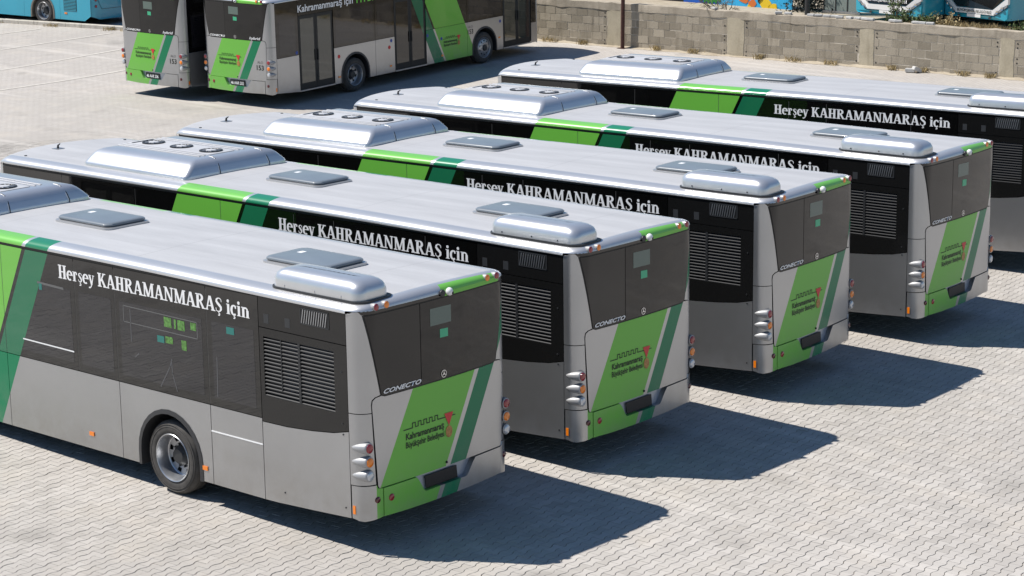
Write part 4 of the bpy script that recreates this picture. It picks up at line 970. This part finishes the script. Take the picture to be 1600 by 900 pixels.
def blue_left():
    r = link('turquoise_bus', None, label='turquoise bus at upper left with its rear wheel on a flat tyre by the kerb', cat='bus'); r.location = (-43.22, 29.98 + .20, .22); r.rotation_euler = (0, 0, R(6.5))
    Z0 = .20; P = lambda n, me, p=None: link(n, me, p or r)
    xa, xb, zc = -1.95, -2.0, .42
    lw = [-12.0, -9.8, -7.2, -5.2, -3.35, -1.55, -.05]
    for i in range(6):
        x0, x1 = lw[i] + .004, lw[i + 1] - .004; poly = [(x0, Z0)]
        for cx in (-8.3, -2.42):
            if x0 < cx - .3 and cx + .3 < x1: poly += [(cx - .58, Z0)] + arch(cx, .58, zc) + [(cx + .58, Z0)]
        poly += [(x1, Z0 + (.10 if i == 5 else 0)), (x1, 1.25), (x0, 1.25)]
        if i == 5: poly = [(x0, Z0), (-.35, Z0), (x1, Z0 + .18), (x1, 1.25), (x0, 1.25)]
        P('side_panel', side_panel(poly, -1, 'turquoise', 'blue_panel'))
    for i in range(6): P('side_window', side_panel(rc(lw[i] + .01, lw[i + 1] - .01, 1.26, 2.75), -1, 'tint', 'blue_window'))
    o_ = [(-2.42 - .60, Z0)] + arch(-2.42, .60, zc) + [(-2.42 + .60, Z0)]; i_ = [(-2.42 - .53, Z0)] + arch(-2.42, .53, zc) + [(-2.42 + .53, Z0)]; k_ = len(o_)
    V = [(x, -HW - .012, z) for x, z in o_] + [(x, -HW - .014, z) for x, z in i_] + [(x, -.85, z) for x, z in i_]
    P('wheel_arch', mesh('blue_arch', V, [(j, j + 1, j + 1 + k_, j + k_) for j in range(k_ - 1)] + [(j + k_, j + 1 + k_, j + 1 + 2 * k_, j + 2 * k_) for j in range(k_ - 1)], 'rim_dirty', True))
    g = G(); g.box(-12, -.12, -.8, 1.2, .3, 3.0); g.box(-1.75, -.10, -1.22, -.79, .35, 2.9); g.box(-12, -3.1, -1.22, -.79, .25, 2.9); g.box(-3.2, -1.7, -1.21, -.79, 1.1, 2.9); P('chassis', g.mesh('blue_chassis', 'black'))
    rp = [(-1.27, Z0 + .18), (-.9, Z0 + .05), (.9, Z0 + .05), (1.27, Z0 + .18), (1.27, 2.8), (-1.27, 2.8)]
    P('tail', rear_panel(rp, 0.0, .05, 'turquoise', 'blue_tail')); P('engine_lid', rear_panel([(-.78, .62), (.78, .62), (1.02, 1.05), (1.02, 1.6), (-1.02, 1.6), (-1.02, 1.05)], .008, .02, 'turquoise', 'blue_lid'))
    P('lid_joint', strip_line([(-1.03, 1.6), (-1.03, 1.05), (-.79, .61), (.79, .61)], .012, onrear(.010)).mesh('lid_joint', 'gasket'))
    for z in (.72, .94): P('tail_light', lens((RX(1.06) + .02, -1.06, z), .05).mesh('blue_light', 'red_lens', True))
    P('lettering', put_text('ECO', 'rear_word', 'white_print', -.45, -.05, 1.10, .13, onrear(.012), .02))
    gp = P('grille', side_panel(rc(-1.36, -.72, .52, 1.24), -1, 'hub_dark', 'blue_grille', .004, .004))
    sl = G(); sl.box(0, .60, -.006, .006, 0, .022); slm = sl.mesh('blue_slat', 'turquoise')
    for k in range(14): so = P('slat', slm, gp); so.location = (-1.34, -HW - .010, .535 + .05 * k)
    P('side_marker', side_panel(rc(-1.32, -1.20, .40, .46), -1, 'orange_lens', 'blue_marker', .012, .012)); P('side_marker', side_panel(rc(-5.62, -5.50, .52, .58), -1, 'orange_lens', 'blue_marker2', .012, .012))
    fn = onside(-1, .005)
    for k, tx in enumerate(('Kahramanmaraş', 'Büyükşehir', 'Belediyesi')): P('lettering', put_text(tx, 'blue_text', 'white_print', -8.2, -6.7, 1.12 - .16 * k, .10, fn, .01))
    g = G(); g.add([fn(-6.62, 1.35), fn(-6.32, 1.35), fn(-6.45, .98)], [(0, 1, 2)]); P('emblem', g.mesh('blue_ribbon', 'red_print'))
    g = G(); g.disc((-6.45, -HW - .006, .82), 1, .12, 18, .17); P('emblem', g.mesh('blue_medal', 'bronze_print')); g = G(); g.disc((-6.02, -HW - .006, 1.08), 1, .15, 18); P('sticker', g.mesh('red_sign', 'red_print'))
    wv = P('wheel', WM['rear']); wv.location = (-2.42, -1.24, .44); wv.rotation_euler = (0, 0, math.pi); link('tyre', WM['tyre'], wv); link('hub', WM['hub'], wv)
    wv = P('wheel', WM['front']); wv.location = (-8.3, -1.24, .44); wv.rotation_euler = (0, 0, math.pi); link('tyre', WM['tyre'], wv)
    P('roof', dome(-12.0, -.05, -1.26, 1.26, .2, [(0, 0, 2.78), (.02, .02, 2.9), (.12, .12, 3.0)], 5).mesh('blue_roof', 'turquoise', True))
blue_left()
# kerb of pale stones beneath it
kb = link('kerb', None, kind='structure', label='row of pale kerb stones by the turquoise bus')
k0 = Vector((-52.5, 26.70)); k1 = Vector((-37.5, 29.90)); kd = (k1 - k0); kl = kd.length; kd.normalize(); kang = math.atan2(kd.y, kd.x); nk = int(kl / .72)
g = G(); g.rings([[(-.35, y, z) for y, z in ((0, 0), (0, .125), (.02, .145), (.18, .145), (.18, 0))], [(.35, y, z) for y, z in ((0, 0), (0, .125), (.02, .145), (.18, .145), (.18, 0))]]); kme = g.mesh('kerb_stone', 'kerb')
for k in range(nk):
    c_ = k0 + kd * (.36 + .72 * k); o = link('kerb_stone', kme, kb); o.location = (c_.x, c_.y, zg(c_.y) - .01); o.rotation_euler = (0, rng.normal(0, .01), kang + rng.normal(0, .01))

# ---------------------------------------------------------------- plants and other things behind the wall
def tufts(name, pts, hmin, hmax, blades, mat, spread, label=None, cat=None, group=None, kind=None, lean=.35, wd=.012):
    g = G()
    for x, y, z in pts:
        for _ in range(blades):
            a = rng.uniform(0, 6.283); h_ = rng.uniform(hmin, hmax); bx, by = x + rng.normal(0, spread), y + rng.normal(0, spread); l = lean * h_ * rng.uniform(.3, 1.3); ca_, sa_ = math.cos(a), math.sin(a); w_ = wd * rng.uniform(.6, 1.4)
            p1 = (bx + ca_ * l * .35, by + sa_ * l * .35, z + h_ * .6); p2 = (bx + ca_ * l, by + sa_ * l, z + h_)
            g.add([(bx - sa_ * w_, by + ca_ * w_, z), (bx + sa_ * w_, by - ca_ * w_, z), (p1[0] + sa_ * w_ * .8, p1[1] - ca_ * w_ * .8, p1[2]), p2, (p1[0] - sa_ * w_ * .8, p1[1] + ca_ * w_ * .8, p1[2])], [(0, 1, 2, 3, 4)])
    return link(name, g.mesh(name, mat), None, label, cat, group, kind)
def bank(x, dy): return (x, yb_(x) + dy, 1.52 - .05 * dy if x > -17 else 1.24)
pts = [bank(rng.uniform(-15.9, -9), rng.uniform(.05, 2.6)) for _ in range(420)]
tufts('dry_grass', pts, .10, .30, 12, 'dry_grass', .10, 'dry yellow grass on the bank behind the wall', 'grass', None, 'stuff', .6, .010)
def weed(x, dy, h_, lb, mat='green_leaf', n=60, sp=.35):
    r = link('weed_bush', None, label=lb, cat='plant', group='weeds behind the wall'); b0 = bank(x, dy); r.location = b0
    g = G(); lf = G()
    for k in range(n // 3):
        a = rng.uniform(0, 6.283); l = sp * rng.uniform(.2, 1); hh = h_ * rng.uniform(.55, 1.05); p1 = (l * .4 * math.cos(a), l * .4 * math.sin(a), hh * .6); p2 = (l * math.cos(a), l * math.sin(a), hh)
        g.tube([(0, 0, 0), p1, p2], .008, 4, .003)
        for q in range(22):
            t = rng.uniform(.25, 1.05); c_ = [p1[i] * 2 * t * (1 - t) + p2[i] * t * t + rng.normal(0, .05) for i in range(3)]; u_ = rng.normal(0, 1, 3); u_ /= np.linalg.norm(u_); v_ = np.cross(u_, rng.normal(0, 1, 3)); v_ /= np.linalg.norm(v_); s_ = rng.uniform(.025, .06)
            c_ = np.array(c_); lf.add([c_ - u_ * s_, c_ + v_ * s_ * .45, c_ + u_ * s_, c_ - v_ * s_ * .45], [(0, 1, 2, 3)])
    link('stem', g.mesh('weed_stem', 'dry_twig'), r); link('foliage', lf.mesh('weed_leaf', mat), r)
weed(-16.35, 1.5, 1.35, 'tall seeding weed between the two turquoise buses', 'green_leaf', 45, .45)
weed(-15.85, .9, .60, 'low green weed in front of the right turquoise bus, left clump', 'green_leaf', 60, .55)
weed(-15.15, .9, .55, 'low green weed in front of the right turquoise bus, middle clump', 'green_leaf', 60, .55)
weed(-14.45, 1.0, .55, 'tall wispy weed before the plate of the right turquoise bus', 'dry_grass', 45, .40)
weed(-11.9, .5, .50, 'green weed on the wall bank at the right edge', 'green_leaf', 60, .45)
# painted hoarding with a mural
mu = link('painted_hoarding', None, label='hoarding painted blue, cyan and green behind the wall', cat='hoarding'); mu.location = (-25.4, 42.0, 1.15); mu.rotation_euler = (0, 0, R(3))
def bd(x0, x1, mat, name, y0=0.0, z1=2.4): g = G(); g.box(x0, x1, y0, y0 + .05, -.1, z1); return link(name, g.mesh(name, mat), mu)
bd(-4.2, -1.72, 'black', 'board'); bd(-1.71, -.30, 'mural_blue', 'board'); bd(-.29, 2.6, 'mural_cyan', 'board')
def dpoly(pts, mat, y, name): g = G(); n = len(pts); g.add([(x, y, z) for x, z in pts] + [(x, y + .01, z) for x, z in pts], [tuple(range(n))] + [(i, (i + 1) % n, (i + 1) % n + n, i + n) for i in range(n)]); link('painted_shape', g.mesh(name, mat), mu)
dpoly([(-.62 + (.86 if k % 2 else .74) * math.cos(2 * math.pi * k / 64), .85 + (.86 if k % 2 else .74) * math.sin(2 * math.pi * k / 64)) for k in range(64)], 'mural_green', -.012, 'ring_green')
dpoly([(-.62 + .66 * math.cos(2 * math.pi * k / 40), .88 + .66 * math.sin(2 * math.pi * k / 40)) for k in range(40)], 'mural_lime', -.026, 'disc_lime')
for x, z, s_, mt in ((.75, .30, .22, 'mural_orange'), (1.05, .15, .16, 'mural_orange'), (1.55, .20, .25, 'mural_yellow'), (1.85, .05, .2, 'mural_yellow'), (.95, -.02, .14, 'mural_yellow'), (1.35, .28, .14, 'black'), (1.62, -.05, .09, 'bus_white')):
    dpoly([(x + s_ * rng.uniform(.6, 1.1) * math.cos(2 * math.pi * k / 9), z + s_ * rng.uniform(.6, 1.1) * math.sin(2 * math.pi * k / 9)) for k in range(9)], mt, -.014, 'patch')
# leafless shrub leaning over the wall
sh = link('dry_shrub', None, label='leafless grey-brown shrub leaning over the top of the wall', cat='shrub'); sh.location = (-21.6, yb_(-21.6) + .55, 1.25)
g = G()
def twig(p, d_, l, r_, depth):
    p2 = p + d_ * l; mid = p + d_ * l * .5 + Vector(rng.normal(0, .05 * l, 3)); g.tube([p, mid, p2], r_, 5, r_ * .55)
    if depth:
        for _ in range(3 if depth > 1 else 4): twig(p + d_ * l * rng.uniform(.45, 1), (d_ + Vector(rng.normal(0, .5, 3))).normalized(), l * rng.uniform(.5, .75), r_ * .55, depth - 1)
for k in range(6): twig(Vector((rng.normal(0, .25), rng.normal(0, .1), 0)), Vector((rng.normal(0, .5), -.35 + rng.normal(0, .3), 1)).normalized(), rng.uniform(.5, .8), .022, 3)
link('branches', g.mesh('shrub_branches', 'dry_twig', True), sh)
# dark shrub and post
ds = link('dark_bush', None, label='dense dark bush behind the wall beside the glass shelter', cat='bush'); ds.location = (-22.3, 42.4, 1.15)
lf = G(); stg = G()
for k in range(9): stg.tube([(0, 0, 0), tuple(rng.normal(0, .3, 2)) + (.7,), tuple(rng.normal(0, .6, 2)) + (1.6,)], .03, 5, .008)
for k in range(2600):
    c_ = np.array([rng.normal(0, .42), rng.normal(0, .42), abs(rng.normal(.6, .5))]); u_ = rng.normal(0, 1, 3); u_ /= np.linalg.norm(u_); v_ = np.cross(u_, rng.normal(0, 1, 3)); v_ /= np.linalg.norm(v_); s_ = rng.uniform(.03, .07); lf.add([c_ - u_ * s_, c_ + v_ * s_ * .5, c_ + u_ * s_, c_ - v_ * s_ * .5], [(0, 1, 2, 3)])
link('stem', stg.mesh('bush_stem', 'dark_pole'), ds); link('foliage', lf.mesh('bush_leaf', 'dark_leaf'), ds)
dp = link('lamp_post', None, label='dark round post rising in front of the dark bush', cat='post'); dp.location = (-21.6, 41.2, 1.15)
link('pole', G().tube([(0, 0, 0), (0, 0, 2), (0, 0, 5)], .09, 14).mesh('dark_pole', 'dark_pole', True), dp); g = G(); g.box(-.16, .16, -.16, .16, 0, .02); link('base_plate', g.mesh('dark_pole_base', 'dark_pole'), dp)
# glazed shelter
gs = link('glass_shelter', None, label='glazed grey shelter between the dark bush and the left turquoise bus', cat='shelter'); gs.location = (-20.95, 42.2, 1.15); gs.rotation_euler = (0, 0, R(2))
for k in range(3): g = G(); g.box(-.62 + .44 * k, -.62 + .44 * k + .40, 0, .012, .12, 2.2); link('pane', g.mesh('shelter_pane', 'shelter_glass'), gs)
for x in (-.64, -.20, .24, .68): g = G(); g.box(x - .018, x + .018, -.015, .03, 0, 2.3); link('post', g.mesh('shelter_post', 'dark_pole'), gs)
g = G(); g.box(-.68, .72, -.02, .035, .04, .11); link('bottom_rail', g.mesh('shelter_rail', 'rim'), gs); g = G(); g.box(-.75, .8, -.1, 1.2, 2.3, 2.38); link('roof', g.mesh('shelter_roof', 'rim'), gs)
# small dry weeds at the kerb
for i, (x, y, lb) in enumerate(((-44.55, 28.32, 'dry weed tuft at the kerb just left of the flat wheel'), (-42.0, 28.85, 'dry weed tuft at the kerb below the turquoise tail'), (-41.3, 29.0, 'dry weed tuft at the kerb nearest the hybrid buses'), (-47.0, 27.75, 'dry weed tuft at the kerb by the left picture edge'))):
    tufts('weed_tuft', [(x, y, zg(y) - .01)], .05, .16, 60, 'dry_grass', .12, lb, 'weed', 'dry tufts along the kerb', None, .7, .009)

for i, u in enumerate((-27.3, -26.0, -23.4, -22.1, -19.8, -18.6, -17.5, -15.4, -14.3, -13.2, -12.4)):
    y = WA * u + WB - .06
    tufts('weed_tuft', [(u + rng.normal(0, .12), y, zg(y) - .01) for _ in range(3)], .05, .20, 22, 'dry_grass', .07, 'dry weed tuft at the foot of the block wall, %s from the left' % ORD[i], 'weed', 'dry tufts along the wall foot', None, .7, .009)
